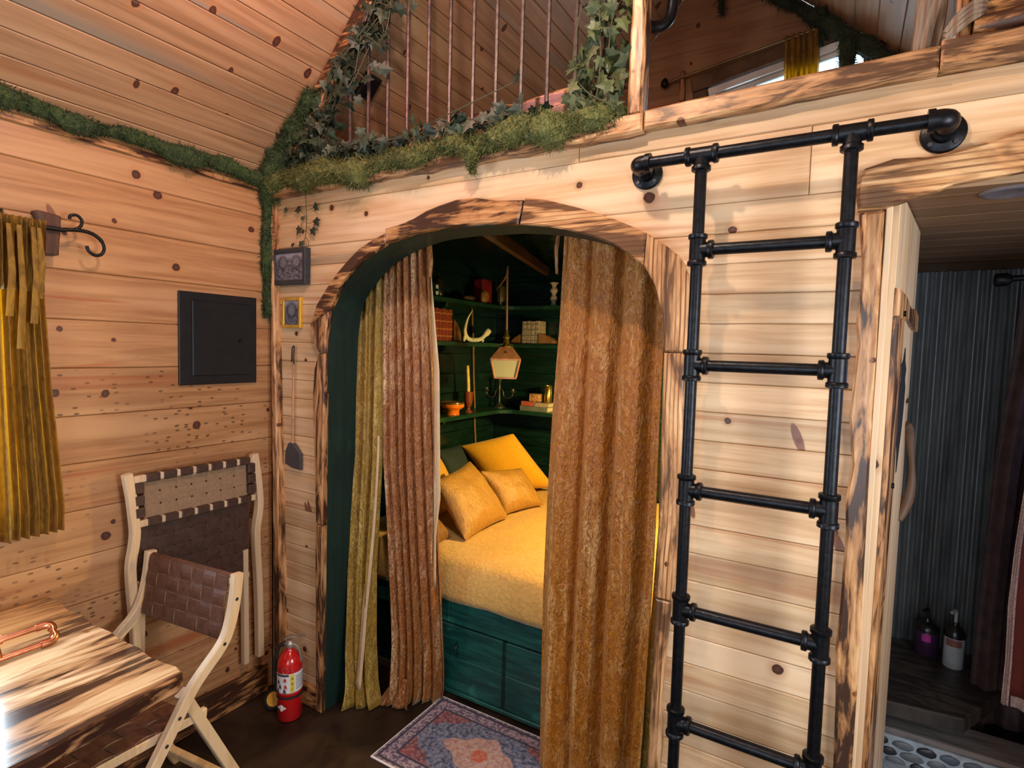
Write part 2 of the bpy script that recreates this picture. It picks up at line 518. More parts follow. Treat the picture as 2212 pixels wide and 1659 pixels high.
def photo_mat(name, faces):
    """flat black-and-white print: pale ovals (faces) over dark figures, soft mottling"""
    g = NT(name)
    nd = g.n('ShaderNodeTexCoord')
    s = g.n('ShaderNodeSeparateXYZ')
    g.t.links.new(nd.outputs['Generated'], s.inputs[0])
    x, z = s.outputs[0], s.outputs[2]
    n = g.noise(g.comb(x, z, 0.0), 9.0, 4, 0.65)
    n2 = g.noise(g.comb(x, z, 0.0), 26.0, 3, 0.6)
    col = g.mix(g.ramp(n, 0.35, 0.7), (0.035, 0.035, 0.045), (0.20, 0.20, 0.26))
    top = g.ramp(z, 0.62, 0.95)
    col = g.mix(g.math('MULTIPLY', top, 0.55), col, (0.42, 0.42, 0.52))
    for (cx, cz, rx, rz) in faces:
        dx = g.math('DIVIDE', g.math('SUBTRACT', x, cx), rx)
        dz = g.math('DIVIDE', g.math('SUBTRACT', z, cz), rz)
        d = g.math('ADD', g.math('MULTIPLY', dx, dx), g.math('MULTIPLY', dz, dz))
        col = g.mix(g.math('MULTIPLY', g.ramp(d, 2.6, 1.0), 0.7), col, (0.03, 0.03, 0.04))
        f = g.mix(g.ramp(n2, 0.38, 0.6), (0.08, 0.08, 0.11), (0.22, 0.22, 0.28))
        col = g.mix(g.ramp(d, 1.2, 0.2), col, f)
    return g.done(col, 0.35)


photo_mat('print_group', [(0.27, 0.66, 0.13, 0.19), (0.74, 0.66, 0.13, 0.19)])
photo_mat('print_portrait', [(0.48, 0.60, 0.26, 0.25)])


def rug_mat():
    g = NT('rug_pattern')
    o, s = g.coords()
    x = g.math('SUBTRACT', s[0], 1.115)
    y = g.math('SUBTRACT', s[1], 0.14)
    ax = g.math('DIVIDE', g.math('ABSOLUTE', x), 0.37)
    ay = g.math('DIVIDE', g.math('ABSOLUTE', y), 0.237)
    edge = g.math('MINIMUM', g.math('SUBTRACT', 0.37, g.math('ABSOLUTE', x)), g.math('SUBTRACT', 0.237, g.math('ABSOLUTE', y)))
    n = g.noise(o, 60, 3, 0.6)
    vo = g.voro(g.comb(s[0], s[1], 0.0), 52.0)
    ring = g.ramp(g.math('ABSOLUTE', g.math('SUBTRACT', vo.outputs['Distance'], 0.26)), 0.10, 0.03)
    dia = g.math('ADD', ax, ay)
    field = (0.26, 0.065, 0.065)
    col = g.mix(g.ramp(n, 0.4, 0.65), (0.30, 0.085, 0.085), (0.13, 0.06, 0.085))
    blue = g.mix(g.ramp(n, 0.38, 0.62), (0.055, 0.075, 0.13), (0.19, 0.22, 0.33))
    wob = g.math('ADD', dia, g.math('MULTIPLY', g.math('SINE', g.math('MULTIPLY', s[0], 70.0)), 0.03))
    col = g.mix(g.ramp(wob, 1.02, 0.98), col, blue)
    cream = g.mix(g.ramp(n, 0.4, 0.62), (0.55, 0.36, 0.28), (0.40, 0.20, 0.17))
    col = g.mix(g.ramp(wob, 0.52, 0.49), col, cream)
    r2 = g.math('ADD', g.math('MULTIPLY', x, x), g.math('MULTIPLY', y, y))
    col = g.mix(g.ramp(r2, 0.0014, 0.0009), col, (0.55, 0.12, 0.06))
    col = g.mix(g.math('MULTIPLY', ring, 0.55), col, (0.55, 0.46, 0.45))
    bcol = g.mix(g.ramp(g.noise(o, 85, 2, 0.5), 0.42, 0.58), (0.13, 0.10, 0.16), (0.42, 0.33, 0.36))
    col = g.mix(g.math('LESS_THAN', edge, 0.075), col, bcol)
    l1 = g.ramp(g.math('ABSOLUTE', g.math('SUBTRACT', edge, 0.075)), 0.006, 0.003)
    l2 = g.ramp(g.math('ABSOLUTE', g.math('SUBTRACT', edge, 0.022)), 0.007, 0.004)
    col = g.mix(g.math('MAXIMUM', l1, l2), col, (0.05, 0.05, 0.08))
    col = g.mix(g.math('LESS_THAN', edge, 0.007), col, (0.75, 0.76, 0.80))
    g.bump(n, 0.15, 0.003)
    return g.done(col, 0.9)


rug_mat()

# ------------------------------------------------------------------ builders


def link(o, parent=None):
    COL.objects.link(o)
    if parent is not None:
        o.parent = parent
        o.location = o.location - world_loc(parent)
    return o


def world_loc(o):
    v = Vector(o.location)
    while o.parent is not None:
        o = o.parent
        v = v + Vector(o.location)
    return v


def tag(o, label=None, cat=None, group=None, kind=None):
    if label:
        o['label'] = label
    if cat:
        o['category'] = cat
    if group:
        o['group'] = group
    if kind:
        o['kind'] = kind
    return o


def thing(name, loc, label, cat, group=None):
    o = bpy.data.objects.new(name, None)
    o.location = loc
    o.empty_display_size = 0.05
    COL.objects.link(o)
    return tag(o, label, cat, group)


def struct(name, loc=(0, 0, 0), label=None):
    o = bpy.data.objects.new(name, None)
    o.location = loc
    COL.objects.link(o)
    return tag(o, label, None, None, 'structure')


def obj(name, bm, mat, parent=None, smooth=False, label=None):
    me = bpy.data.meshes.new(name)
    bm.normal_update()
    bm.to_mesh(me)
    bm.free()
    me.materials.append(MATS[mat] if isinstance(mat, str) else mat)
    if smooth:
        me.shade_smooth()
        try:
            me.set_sharp_from_angle(angle=math.radians(50))
        except Exception:
            pass
    o = bpy.data.objects.new(name, me)
    link(o, parent)
    if label:
        o['label'] = label
    return o


def mesh_obj(name, verts, faces, mat, parent=None, smooth=False):
    bm = bmesh.new()
    vv = [bm.verts.new(v) for v in verts]
    for f in faces:
        try:
            bm.faces.new([vv[i] for i in f])
        except ValueError:
            pass
    return obj(name, bm, mat, parent, smooth)


def inst(name, src, mat4, parent=None):
    """another object sharing the mesh of src, placed by a world matrix"""
    o = bpy.data.objects.new(name, src.data)
    loc, rot, sca = mat4.decompose()
    o.location = loc
    o.rotation_mode = 'QUATERNION'
    o.rotation_quaternion = rot
    o.scale = sca
    return link(o, parent)


def place(o, mat4, parent=None):
    loc, rot, sca = mat4.decompose()
    base = world_loc(o.parent) if o.parent else Vector((0, 0, 0))
    o.location = loc - base
    o.rotation_mode = 'QUATERNION'
    o.rotation_quaternion = rot
    o.scale = sca


def box(bm, x0, x1, y0, y1, z0, z1, bevel=0.0, mat4=None):
    vs_ = [bm.verts.new(p) for p in ((x0, y0, z0), (x1, y0, z0), (x1, y1, z0), (x0, y1, z0), (x0, y0, z1), (x1, y0, z1), (x1, y1, z1), (x0, y1, z1))]
    fs = [bm.faces.new([vs_[i] for i in f]) for f in ((0, 3, 2, 1), (4, 5, 6, 7), (0, 1, 5, 4), (1, 2, 6, 5), (2, 3, 7, 6), (3, 0, 4, 7))]
    if bevel:
        es = list({e for f in fs for e in f.edges})
        r = bmesh.ops.bevel(bm, geom=es, offset=bevel, segments=1, affect='EDGES', profile=0.5)
        vs_ = list({v for f in r['faces'] for v in f.verts} | {v for v in vs_ if v.is_valid})
    if mat4 is not None:
        bmesh.ops.transform(bm, matrix=mat4, verts=[v for v in vs_ if v.is_valid])
    return bm


def boxo(name, dims, mat, parent=None, bevel=0.0, mat4=None, smooth=False):
    return obj(name, box(bmesh.new(), *dims, bevel=bevel, mat4=mat4), mat, parent, smooth)


def prism(poly, plane, d0, d1, bevel=0.0, bm=None):
    """extrude a 2-D outline; plane 'xz' (depth y), 'yz' (depth x), 'xy' (depth z); d0 is the visible side"""
    bm = bm or bmesh.new()

    def P(p, d):
        return {'xz': (p[0], d, p[1]), 'yz': (d, p[0], p[1]), 'xy': (p[0], p[1], d)}[plane]
    a = [bm.verts.new(P(p, d0)) for p in poly]
    b = [bm.verts.new(P(p, d1)) for p in poly]
    n = len(poly)
    f0 = bm.faces.new(a)
    bm.faces.new(list(reversed(b)))
    for i in range(n):
        bm.faces.new((a[i], b[i], b[(i + 1) % n], a[(i + 1) % n]))
    bmesh.ops.recalc_face_normals(bm, faces=bm.faces)
    if bevel:
        bmesh.ops.bevel(bm, geom=list(f0.edges), offset=bevel, segments=1, affect='EDGES', profile=0.5)
    return bm


def catmull(pts, n=6, closed=False):
    pts = [Vector(p) for p in pts]
    out = []
    m = len(pts)
    rng = m if closed else m - 1
    for i in range(rng):
        p0 = pts[(i - 1) % m] if (closed or i > 0) else pts[0]
        p1, p2 = pts[i % m], pts[(i + 1) % m]
        p3 = pts[(i + 2) % m] if (closed or i + 2 < m) else pts[-1]
        for k in range(n):
            t = k / n
            out.append(0.5 * ((2 * p1) + (-p0 + p2) * t + (2 * p0 - 5 * p1 + 4 * p2 - p3) * t * t + (-p0 + 3 * p1 - 3 * p2 + p3) * t ** 3))
    if not closed:
        out.append(pts[-1])
    return out


def tube(path, rad, n=10, bm=None, cap=True, flat=1.0):
    """tube along a path; rad number or list; flat squashes one cross axis"""
    bm = bm or bmesh.new()
    path = [Vector(p) for p in path]
    rads = rad if isinstance(rad, (list, tuple)) else [rad] * len(path)
    rings = []
    up = Vector((0, 0, 1))
    prev = None
    for i, p in enumerate(path):
        t = (path[min(i + 1, len(path) - 1)] - path[max(i - 1, 0)])
        if t.length < 1e-9:
            t = Vector((0, 0, 1))
        t.normalize()
        if prev is None:
            ref = up if abs(t.dot(up)) < 0.95 else Vector((1, 0, 0))
            u = ref.cross(t).normalized()
        else:
            u = (prev - t * prev.dot(t))
            u = u.normalized() if u.length > 1e-6 else Vector((1, 0, 0))
        prev = u
        w = t.cross(u)
        rings.append([bm.verts.new(p + u * math.cos(2 * PI * k / n) * rads[i] + w * math.sin(2 * PI * k / n) * rads[i] * flat) for k in range(n)])
    for i in range(len(rings) - 1):
        for k in range(n):
            bm.faces.new((rings[i][k], rings[i][(k + 1) % n], rings[i + 1][(k + 1) % n], rings[i + 1][k]))
    if cap:
        bm.faces.new(list(reversed(rings[0])))
        bm.faces.new(rings[-1])
    return bm


def beam(path, w, h, ref, bm=None, bevel=0.0):
    """square bar along a path; ref = direction of its width w"""
    bm = bm or bmesh.new()
    path = [Vector(p) for p in path]
    ref = Vector(ref).normalized()
    rings = []
    for i, p in enumerate(path):
        t = (path[min(i + 1, len(path) - 1)] - path[max(i - 1, 0)]).normalized()
        u = (ref - t * ref.dot(t)).normalized()
        v = t.cross(u)
        c = min(w, h) * 0.12
        ring = []
        for (a, b) in ((w / 2 - c, h / 2), (w / 2, h / 2 - c), (w / 2, -h / 2 + c), (w / 2 - c, -h / 2), (-w / 2 + c, -h / 2), (-w / 2, -h / 2 + c), (-w / 2, h / 2 - c), (-w / 2 + c, h / 2)):
            ring.append(bm.verts.new(p + u * a + v * b))
        rings.append(ring)
    for i in range(len(rings) - 1):
        for k in range(8):
            bm.faces.new((rings[i][k], rings[i][(k + 1) % 8], rings[i + 1][(k + 1) % 8], rings[i + 1][k]))
    bm.faces.new(list(reversed(rings[0])))
    bm.faces.new(rings[-1])
    bmesh.ops.recalc_face_normals(bm, faces=bm.faces)
    return bm


def lathe(profile, c=(0, 0, 0), n=20, bm=None):
    """profile list of (radius, z) around a vertical axis through c"""
    bm = bm or bmesh.new()
    c = Vector(c)
    rings = []
    for r, z in profile:
        if r < 1e-6:
            rings.append([bm.verts.new(c + Vector((0, 0, z)))])
        else:
            rings.append([bm.verts.new(c + Vector((r * math.cos(2 * PI * k / n), r * math.sin(2 * PI * k / n), z))) for k in range(n)])
    for a, b in zip(rings[:-1], rings[1:]):
        for k in range(n):
            k2 = (k + 1) % n
            if len(a) == 1 and len(b) == 1:
                continue
            if len(a) == 1:
                bm.faces.new((a[0], b[k2], b[k]))
            elif len(b) == 1:
                bm.faces.new((a[k], a[k2], b[0]))
            else:
                bm.faces.new((a[k], a[k2], b[k2], b[k]))
    if len(rings[0]) > 1:
        bm.faces.new(list(reversed(rings[0])))
    if len(rings[-1]) > 1:
        bm.faces.new(rings[-1])
    return bm


def interp(tab, t):
    """piecewise-linear table [(t, v)...]"""
    if t <= tab[0][0]:
        return tab[0][1]
    for (a, va), (b, vb) in zip(tab[:-1], tab[1:]):
        if t <= b:
            return va + (vb - va) * (t - a) / (b - a)
    return tab[-1][1]


def wobble(p, s, k, seed=0.0):
    return mnoise.noise(Vector(p) * k + Vector((seed, seed * 1.7, -seed))) * s


def live_edge(p0, p1, amp, step=0.06, seed=0.0):
    """2-D edge with a natural wavy line between two points"""
    a, b = Vector((p0[0], p0[1], 0)), Vector((p1[0], p1[1], 0))
    d = b - a
    nrm = Vector((-d.y, d.x, 0)).normalized()
    n = max(2, int(d.length / step))
    out = []
    for i in range(n + 1):
        t = i / n
        e = amp * (mnoise.noise(Vector((t * d.length * 7.0 + seed * 3.1, seed, 0))) + 0.5 * mnoise.noise(Vector((t * d.length * 19.0, seed * 2.3, 4))))
        q = a + d * t + nrm * e
        out.append((q.x, q.y))
    return out


# ================================================================== STRUCTURE
LW = 0.1687
# ---- floor
fl = boxo('floor', (-0.06, 3.50, -3.26, 2.02, -0.03, 0.0), 'floor_stained')
tag(fl, 'dark brown stained floor', None, None, 'structure')

# ---- left wall with its boards
wl = struct('wall_left', (0, 0, 0), 'orange pine board wall with knots and worm holes')
WY0, WY1, WZ0, WZ1 = -1.78, -0.968, 1.06, 1.97
for dims in ((-0.05, -0.016, -3.2, WY0, 0, 2.45), (-0.05, -0.016, WY1, 0.02, 0, 2.45), (-0.05, -0.016, WY0, WY1, 0, WZ0), (-0.05, -0.016, WY0, WY1, WZ1, 2.45)):
    boxo('backing', dims, 'dark_backing', wl)
zs = [2.2274 - k * LW for k in range(0, 13)]
edges = [2.40] + zs + [0.0]
for i in range(len(edges) - 1):
    z1, z0 = edges[i], edges[i + 1]
    if z1 - z0 < 0.03:
        continue
    spans = [(-3.2, 0.0)]
    if z0 < WZ1 and z1 > WZ0:
        spans = [(-3.2, WY0), (WY1, 0.0)]
    for (y0, y1) in spans:
        zz0, zz1 = z0, z1
        prof = [(y0, zz0 + 0.0007), (y1, zz0 + 0.0007), (y1, zz1 - 0.0007), (y0, zz1 - 0.0007)]
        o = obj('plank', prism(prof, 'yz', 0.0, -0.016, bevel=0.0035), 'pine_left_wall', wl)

# ---- ceiling, two slopes, boards running front to back
M_L, E_L = 1.10, 2.41
M_R = -0.888
XR = 1.52
ZR = E_L + M_L * XR
YA, YB = -3.2, 1.95
cl = struct('ceiling', (0, 0, 0), 'sloped pine board ceiling')


def slope_plank(x0, z0, x1, z1, mat, parent):
    d = Vector((x1 - x0, 0, z1 - z0)).normalized()
    nrm = Vector((-d.z, 0, d.x))
    if nrm.z < 0:
        nrm = -nrm
    a, b = Vector((x0, 0, z0)), Vector((x1, 0, z1))
    g = 0.0007
    c = 0.0035
    pts = [a + d * (g + c), b - d * (g + c), b - d * g + nrm * c, b - d * g + nrm * 0.016, a + d * g + nrm * 0.016, a + d * g + nrm * c]
    bm = bmesh.new()
    lo = [bm.verts.new((p.x, YA, p.z)) for p in pts]
    hi = [bm.verts.new((p.x, YB, p.z)) for p in pts]
    bm.faces.new(lo)
    bm.faces.new(list(reversed(hi)))
    for i in range(6):
        bm.faces.new((lo[i], hi[i], hi[(i + 1) % 6], lo[(i + 1) % 6]))
    bmesh.ops.recalc_face_normals(bm, faces=bm.faces)
    return obj('ceiling_plank', bm, mat, parent)


x = 0.029 - 0.0535
k = 0
while x < XR - 0.01:
    xa, xb = max(x, -0.03), min(x + 0.0535, XR)
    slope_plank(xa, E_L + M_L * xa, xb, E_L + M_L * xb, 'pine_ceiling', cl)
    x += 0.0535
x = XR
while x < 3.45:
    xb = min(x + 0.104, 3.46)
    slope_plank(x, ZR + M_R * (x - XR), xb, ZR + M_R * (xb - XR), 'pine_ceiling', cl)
    x += 0.104
# roof deck above the boards keeps the sky out
mesh_obj('roof_deck', [(-0.06, YA - .05, E_L + 0.0), (XR, YA - .05, ZR + 0.06), (3.52, YA - .05, ZR + M_R * (3.52 - XR) + 0.06), (-0.06, YB + .1, E_L + 0.0), (XR, YB + .1, ZR + 0.06), (3.52, YB + .1, ZR + M_R * (3.52 - XR) + 0.06)],
         [(0, 1, 4, 3), (1, 2, 5, 4)], 'dark_backing', cl)

# ---- arch outline
ARCH_L = [(0.0, .363), (.5, .366), (.97, .369), (1.445, .373), (1.707, .385), (1.80, .400), (1.86, .425), (1.903, .459), (1.96, .522), (2.012, .593), (2.04, .655), (2.063, .719), (2.080, .79), (2.093, .861), (2.099, .93), (2.101, 1.04)]
ARCH_R = [(0.0, 1.846), (.447, 1.846), (.895, 1.849), (1.328, 1.844), (1.637, 1.840), (1.776, 1.831), (1.86, 1.806), (1.924, 1.768), (1.963, 1.722), (1.993, 1.669), (2.025, 1.593), (2.051, 1.508), (2.069, 1.43), (2.083, 1.342), (2.094, 1.25), (2.101, 1.04)]
ZT = 2.101


def off_arch(z, side, off):
    zz = min(z, ZT - 1e-4)
    if side == 0:
        return interp(ARCH_L, zz) - off
    return interp(ARCH_R, zz) + off


def wall_poly(x0, x1, z0, z1, off):
    """pieces of the strip x0..x1, z0..z1 outside the arch grown by off"""
    zt = ZT + off
    if z0 >= zt:
        return [[(x0, z0), (x1, z0), (x1, z1), (x0, z1)]]
    top = min(z1, zt)
    N = 90 if z1 - z0 > 1.0 else (8 if z1 > 1.6 else 2)
    zsn = [z0 + (top - z0) * i / N for i in range(N + 1)]

    def clampz(z):
        return max(0.0, z - off * max(0.0, min(1.0, (z - 1.5) / 0.6)))
    L = [(min(off_arch(clampz(z), 0, off), x1), z) for z in zsn]
    R = [(max(off_arch(clampz(z), 1, off), x0), z) for z in zsn]
    if z1 > zt:
        p = [(x0, z0)] + L + list(reversed(R)) + [(x1, z0), (x1, z1), (x0, z1)]
        q = [p[0]]
        for a in p[1:]:
            if (Vector(a) - Vector(q[-1])).length > 1e-5:
                q.append(a)
        return [q]
    out = [[(x0, z0)] + L + [(x0, z1)]]
    out.append([(x1, z0), (x1, z1)] + list(reversed(R)))
    return out


wp = struct('wall_partition', (0, 0, 0), 'pale pine board wall with the arched bed alcove opening')
DX0, DX1, DZ = 2.375, 3.16, 2.05
seams = [0.0] + [0.474 + 0.085 * k for k in range(-5, 20)] + [2.266, 2.335]
for i in range(len(seams) - 1):
    z0, z1 = seams[i] + 0.0006, seams[i + 1] - 0.0006
    if z1 - z0 < 0.02:
        continue
    cuts = []
    if i == len(seams) - 3:
        cuts = [(0.0, 2.198), (2.1995, 3.45)]
    elif i == len(seams) - 2:
        cuts = [(0.0, 1.532), (1.5335, 3.45)]
    elif z0 < DZ:
        cuts = [(0.0, DX0 - 0.01), (DX1 + 0.01, 3.45)]
    else:
        cuts = [(0.0, 3.45)]
    for (xa, xb) in cuts:
        if xa > 3.0 or xa > 1.9:
            polys = [[(xa, z0), (xb, z0), (xb, z1), (xa, z1)]]
        else:
            polys = wall_poly(xa, xb, z0, z1, 0.012)
        for p in polys:
            obj('plank', prism(p, 'xz', 0.0, 0.014, bevel=0.003), 'pine_partition', wp)
for p in wall_poly(0.0, DX0 - 0.005, 0.0, 2.32, 0.010):
    obj('wall_core', prism(p, 'xz', 0.0145, 0.155), 'green_jamb', wp)
boxo('wall_core', (DX0 - 0.005, 3.45, 0.0145, 0.112, 2.095, 2.32), 'pine_clear_x', wp)
boxo('wall_core', (DX1, 3.45, 0.0145, 0.112, 0, DZ + 0.005), 'pine_clear_x', wp)
# green liner of the arch
path = [(xv, z) for z, xv in ARCH_L] + [(xv, z) for z, xv in reversed(ARCH_R[:-1])]
path = [(a, b) for (a, b) in path]
bm = bmesh.new()
ins, outs = [], []
for i, (px, pz) in enumerate(path):
    a, b = path[max(i - 1, 0)], path[min(i + 1, len(path) - 1)]
    t = Vector((b[0] - a[0], b[1] - a[1])).normalized()
    nrm = Vector((-t.y, t.x))
    ins.append((px, pz))
    outs.append((px + nrm.x * 0.011, pz + nrm.y * 0.011))
rows = []
for (q, yv) in ((ins, -0.004), (ins, 0.165), (outs, 0.165), (outs, -0.004)):
    rows.append([bm.verts.new((p[0], yv, p[1])) for p in q])
for r in range(4):
    A, B = rows[r], rows[(r + 1) % 4]
    for i in range(len(A) - 1):
        bm.faces.new((A[i], A[i + 1], B[i + 1], B[i]))
bmesh.ops.recalc_face_normals(bm, faces=bm.faces)
obj('arch_liner', bm, 'green_jamb', wp, smooth=True, label='dark green painted lining of the arch')

# ---- arch trim boards (torched pine)
ta = struct('trim_1', (0, 0, 0), 'torched pine boards framing the alcove arch')
TRIM = [
    ([(.332, 0), (.327, .4), (.322, .7), (.318, .84), (.326, .86)], [(.363, 0), (.369, .86)], 'burnt_z'),
    ([(.326, .863), (.321, .95), (.313, 1.2), (.300, 1.44), (.309, 1.55), (.336, 1.62)], [(.369, .863), (.373, 1.445), (.379, 1.62)], 'burnt_z'),
    ([(.336, 1.623), (.300, 1.68), (.283, 1.745)], [(.379, 1.623), (.385, 1.707), (.400, 1.80)], 'burnt_z'),
    ([(.283, 1.75), (.317, 1.828), (.38, 1.90), (.445, 1.962), (.50, 2.005), (.566, 2.051), (.64, 2.082), (.713, 2.105)], [(.400, 1.803), (.459, 1.903), (.522, 1.96), (.593, 2.012), (.719, 2.063)], 'burnt_x'),
    ([(.716, 2.121), (.78, 2.128), (.86, 2.146), (.92, 2.168), (.982, 2.182), (1.06, 2.195), (1.149, 2.192), (1.24, 2.172), (1.34, 2.164)], [(.722, 2.064), (.861, 2.093), (.995, 2.101), (1.181, 2.099), (1.325, 2.085)], 'burnt_x'),
    ([(1.347, 2.170), (1.40, 2.162), (1.454, 2.147), (1.538, 2.12), (1.60, 2.098), (1.666, 2.072), (1.771, 2.021)], [(1.330, 2.084), (1.43, 2.069), (1.508, 2.051), (1.593, 2.025), (1.669, 1.993), (1.765, 1.926)], 'streaked_x'),
    ([(1.773, 2.020), (1.836, 1.975), (1.866, 1.95), (1.886, 1.924), (1.899, 1.89), (1.905, 1.856), (1.911, 1.76), (1.911, 1.665)], [(1.768, 1.924), (1.806, 1.86), (1.831, 1.776), (1.840, 1.665)], 'streaked_z'),
    ([(1.911, 1.662), (1.903, 1.60), (1.899, 1.5), (1.907, 1.405), (1.904, 1.28), (1.901, 1.166), (1.902, 1.02), (1.895, .915)], [(1.840, 1.662), (1.844, 1.328), (1.849, .915)], 'streaked_z'),
    ([(1.894, .912), (1.886, .75), (1.880, .61), (1.886, .45), (1.878, .3), (1.882, .12), (1.878, 0)], [(1.849, .912), (1.846, .45), (1.846, 0)], 'streaked_z'),
]
for i, (o_, i_, m) in enumerate(TRIM):
    poly = o_ + list(reversed(i_))
    d = -0.020 if i in (3,) else (-0.024 if i in (4, 2) else -0.022)
    obj('trim_board', prism(poly, 'xz', d, 0.004, bevel=0.005), m, ta)

# ---- corner post and baseboard on the left
poly = live_edge((0.020, 2.36), (0.060, 0.0), 0.004, seed=3) + live_edge((0.120, 0.0), (0.036, 2.34), 0.006, seed=5)
tc = obj('trim_2', prism(poly, 'xz', -0.036, 0.0, bevel=0.006), 'burnt_z')
tag(tc, 'torched live-edge corner post between the two pine walls', None, None, 'structure')
poly = [(-3.2, 0.0), (-0.04, 0.0)] + live_edge((-0.04, 0.135), (-3.2, 0.135), 0.012, seed=9)
tb = obj('baseboard_left', prism(poly, 'yz', 0.024, 0.0, bevel=0.004), 'burnt_y')
tag(tb, 'torched live-edge baseboard along the left wall', None, None, 'structure')
poly = [(0.12, 0.0), (0.33, 0.0)] + live_edge((0.33, 0.095), (0.12, 0.105), 0.008, seed=19)
tb = obj('baseboard_partition', prism(poly, 'xz', -0.018, 0.0, bevel=0.004), 'burnt_x')
tag(tb, 'short torched baseboard left of the arch', None, None, 'structure')
# eave strip under the moss
te = boxo('trim_3', (0.0, 0.012, -3.2, -0.03, 2.335, 2.362), 'burnt_y', bevel=0.003)
tag(te, 'narrow burnt eave strip under the moss on the left wall', None, None, 'structure')

# ---- loft: floor slab, edge caps, rake board, gable wall
lf = boxo('loft_floor', (0.0, 3.45, 0.02, 1.95, 2.30, 2.345), 'pine_clear_x')
tag(lf, 'loft floor above the alcove', None, None, 'structure')
# caps
cap_l = live_edge((0.02, 2.312), (1.752, 2.312), 0.010, 0.05, seed=21) + [(1.752, 2.368), (0.02, 2.378)]
t4 = obj('trim_4', prism(cap_l, 'xz', -0.045, 0.06, bevel=0.006), 'burnt_cap')
tag(t4, 'live-edge cap board under the moss along the loft edge', None, None, 'structure')
cap_r = live_edge((1.754, 2.318), (2.455, 2.335), 0.007, 0.05, seed=33) + list(reversed(live_edge((1.754, 2.375), (2.455, 2.392), 0.004, 0.06, seed=35)))
t5 = obj('trim_5', prism(cap_r, 'xz', -0.038, 0.10, bevel=0.006), 'burnt_cap')
tag(t5, 'live-edge cap board at the top of the ladder', None, None, 'structure')
cap_q = live_edge((2.457, 2.335), (3.3, 2.335), 0.008, 0.05, seed=43) + list(reversed(live_edge((2.457, 2.398), (3.3, 2.395), 0.005, 0.06, seed=45)))
t6 = obj('trim_6', prism(cap_q, 'xz', -0.040, 0.10, bevel=0.006), 'burnt_cap')
tag(t6, 'live-edge cap board above the bathroom door', None, None, 'structure')
# rake board following the ceiling at the loft edge
rk = []
for i in range(16):
    t = i / 15
    xx = 0.03 + 1.49 * t
    rk.append((xx, E_L + M_L * xx - 0.004))
rk2 = []
for i in range(40):
    t = 1 - i / 39
    xx = 0.03 + 1.49 * t
    w_ = 0.085 + 0.018 * mnoise.noise(Vector((xx * 9, 3, 0)))
    rk2.append((xx + w_ * 0.74, E_L + M_L * xx - w_ * 0.67))
t7 = obj('trim_7', prism(rk + rk2, 'xz', -0.030, 0.03, bevel=0.006), 'burnt_x')
tag(t7, 'live-edge rake board where the ceiling meets the loft opening', None, None, 'structure')

wg = struct('wall_gable', (0, 0, 0), 'brown pine board gable wall at the back of the loft')
z = 2.345
gx0, gx1, gz0, gz1 = 1.50, 2.30, 2.95, 3.36      # window opening
while z < ZR:
    z1 = min(z + 0.17, ZR - 0.01)
    xa0 = max(0.0, (z - E_L) / M_L)
    xa1 = max(0.0, (z1 - E_L) / M_L)
    xb0 = min(3.45, XR + (z - ZR) / M_R)
    xb1 = min(3.45, XR + (z1 - ZR) / M_R)
    polys = [[(xa0, z + .0007), (xb0, z + .0007), (xb1, z1 - .0007), (xa1, z1 - .0007)]]
    if z < gz1 and z1 > gz0:
        polys = [[(xa0, z + .0007), (gx0, z + .0007), (gx0, z1 - .0007), (xa1, z1 - .0007)], [(gx1, z + .0007), (xb0, z + .0007), (xb1, z1 - .0007), (gx1, z1 - .0007)]]
    for p in polys:
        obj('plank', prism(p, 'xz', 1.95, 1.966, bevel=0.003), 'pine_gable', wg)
    z += 0.17

# gable window (tilted slightly like the frame in the loft)
w2 = struct('window_2', (1.9, 1.95, 3.15), 'small white loft window under the gable')
TILT = Matrix.Translation((1.50, 1.94, 3.24)) @ Matrix.Rotation(math.radians(-9.5), 4, 'Y')
for (a0, a1, b0, b1, nm) in ((0.0, 0.86, -0.01, 0.035, 'frame_head'), (0.0, 0.035, -0.34, 0.0, 'frame_jamb'), (0.825, 0.86, -0.34, 0.0, 'frame_jamb'), (0.0, 0.86, -0.37, -0.335, 'frame_sill')):
    boxo(nm, (a0, a1, -0.02, 0.03, b0, b1), 'white_vinyl', w2, bevel=0.004, mat4=TILT)
for (a0, a1, b0, b1, nm) in ((0.035, 0.825, -0.035, -0.012, 'sash_rail'), (0.24, 0.262, -0.33, -0.03, 'sash_mullion'), (0.035, 0.058, -0.33, -0.03, 'sash_stile'), (0.802, 0.825, -0.33, -0.03, 'sash_stile')):
    boxo(nm, (a0, a1, 0.0, 0.03, b0, b1), 'white_vinyl', w2, bevel=0.003, mat4=TILT)
boxo('pane', (0.05, 0.245, 0.012, 0.016, -0.33, -0.03), 'window_glass', w2, mat4=TILT)
boxo('pane', (0.258, 0.81, 0.012, 0.016, -0.33, -0.03), 'window_glass', w2, mat4=TILT)
boxo('head_casing', (-0.09, 0.96, -0.035, 0.0, 0.038, 0.125), 'dark_beam', w2, bevel=0.006, mat4=TILT)
boxo('side_casing', (-0.09, -0.005, -0.03, 0.0, -0.40, 0.036), 'dark_beam', w2, bevel=0.006, mat4=TILT)

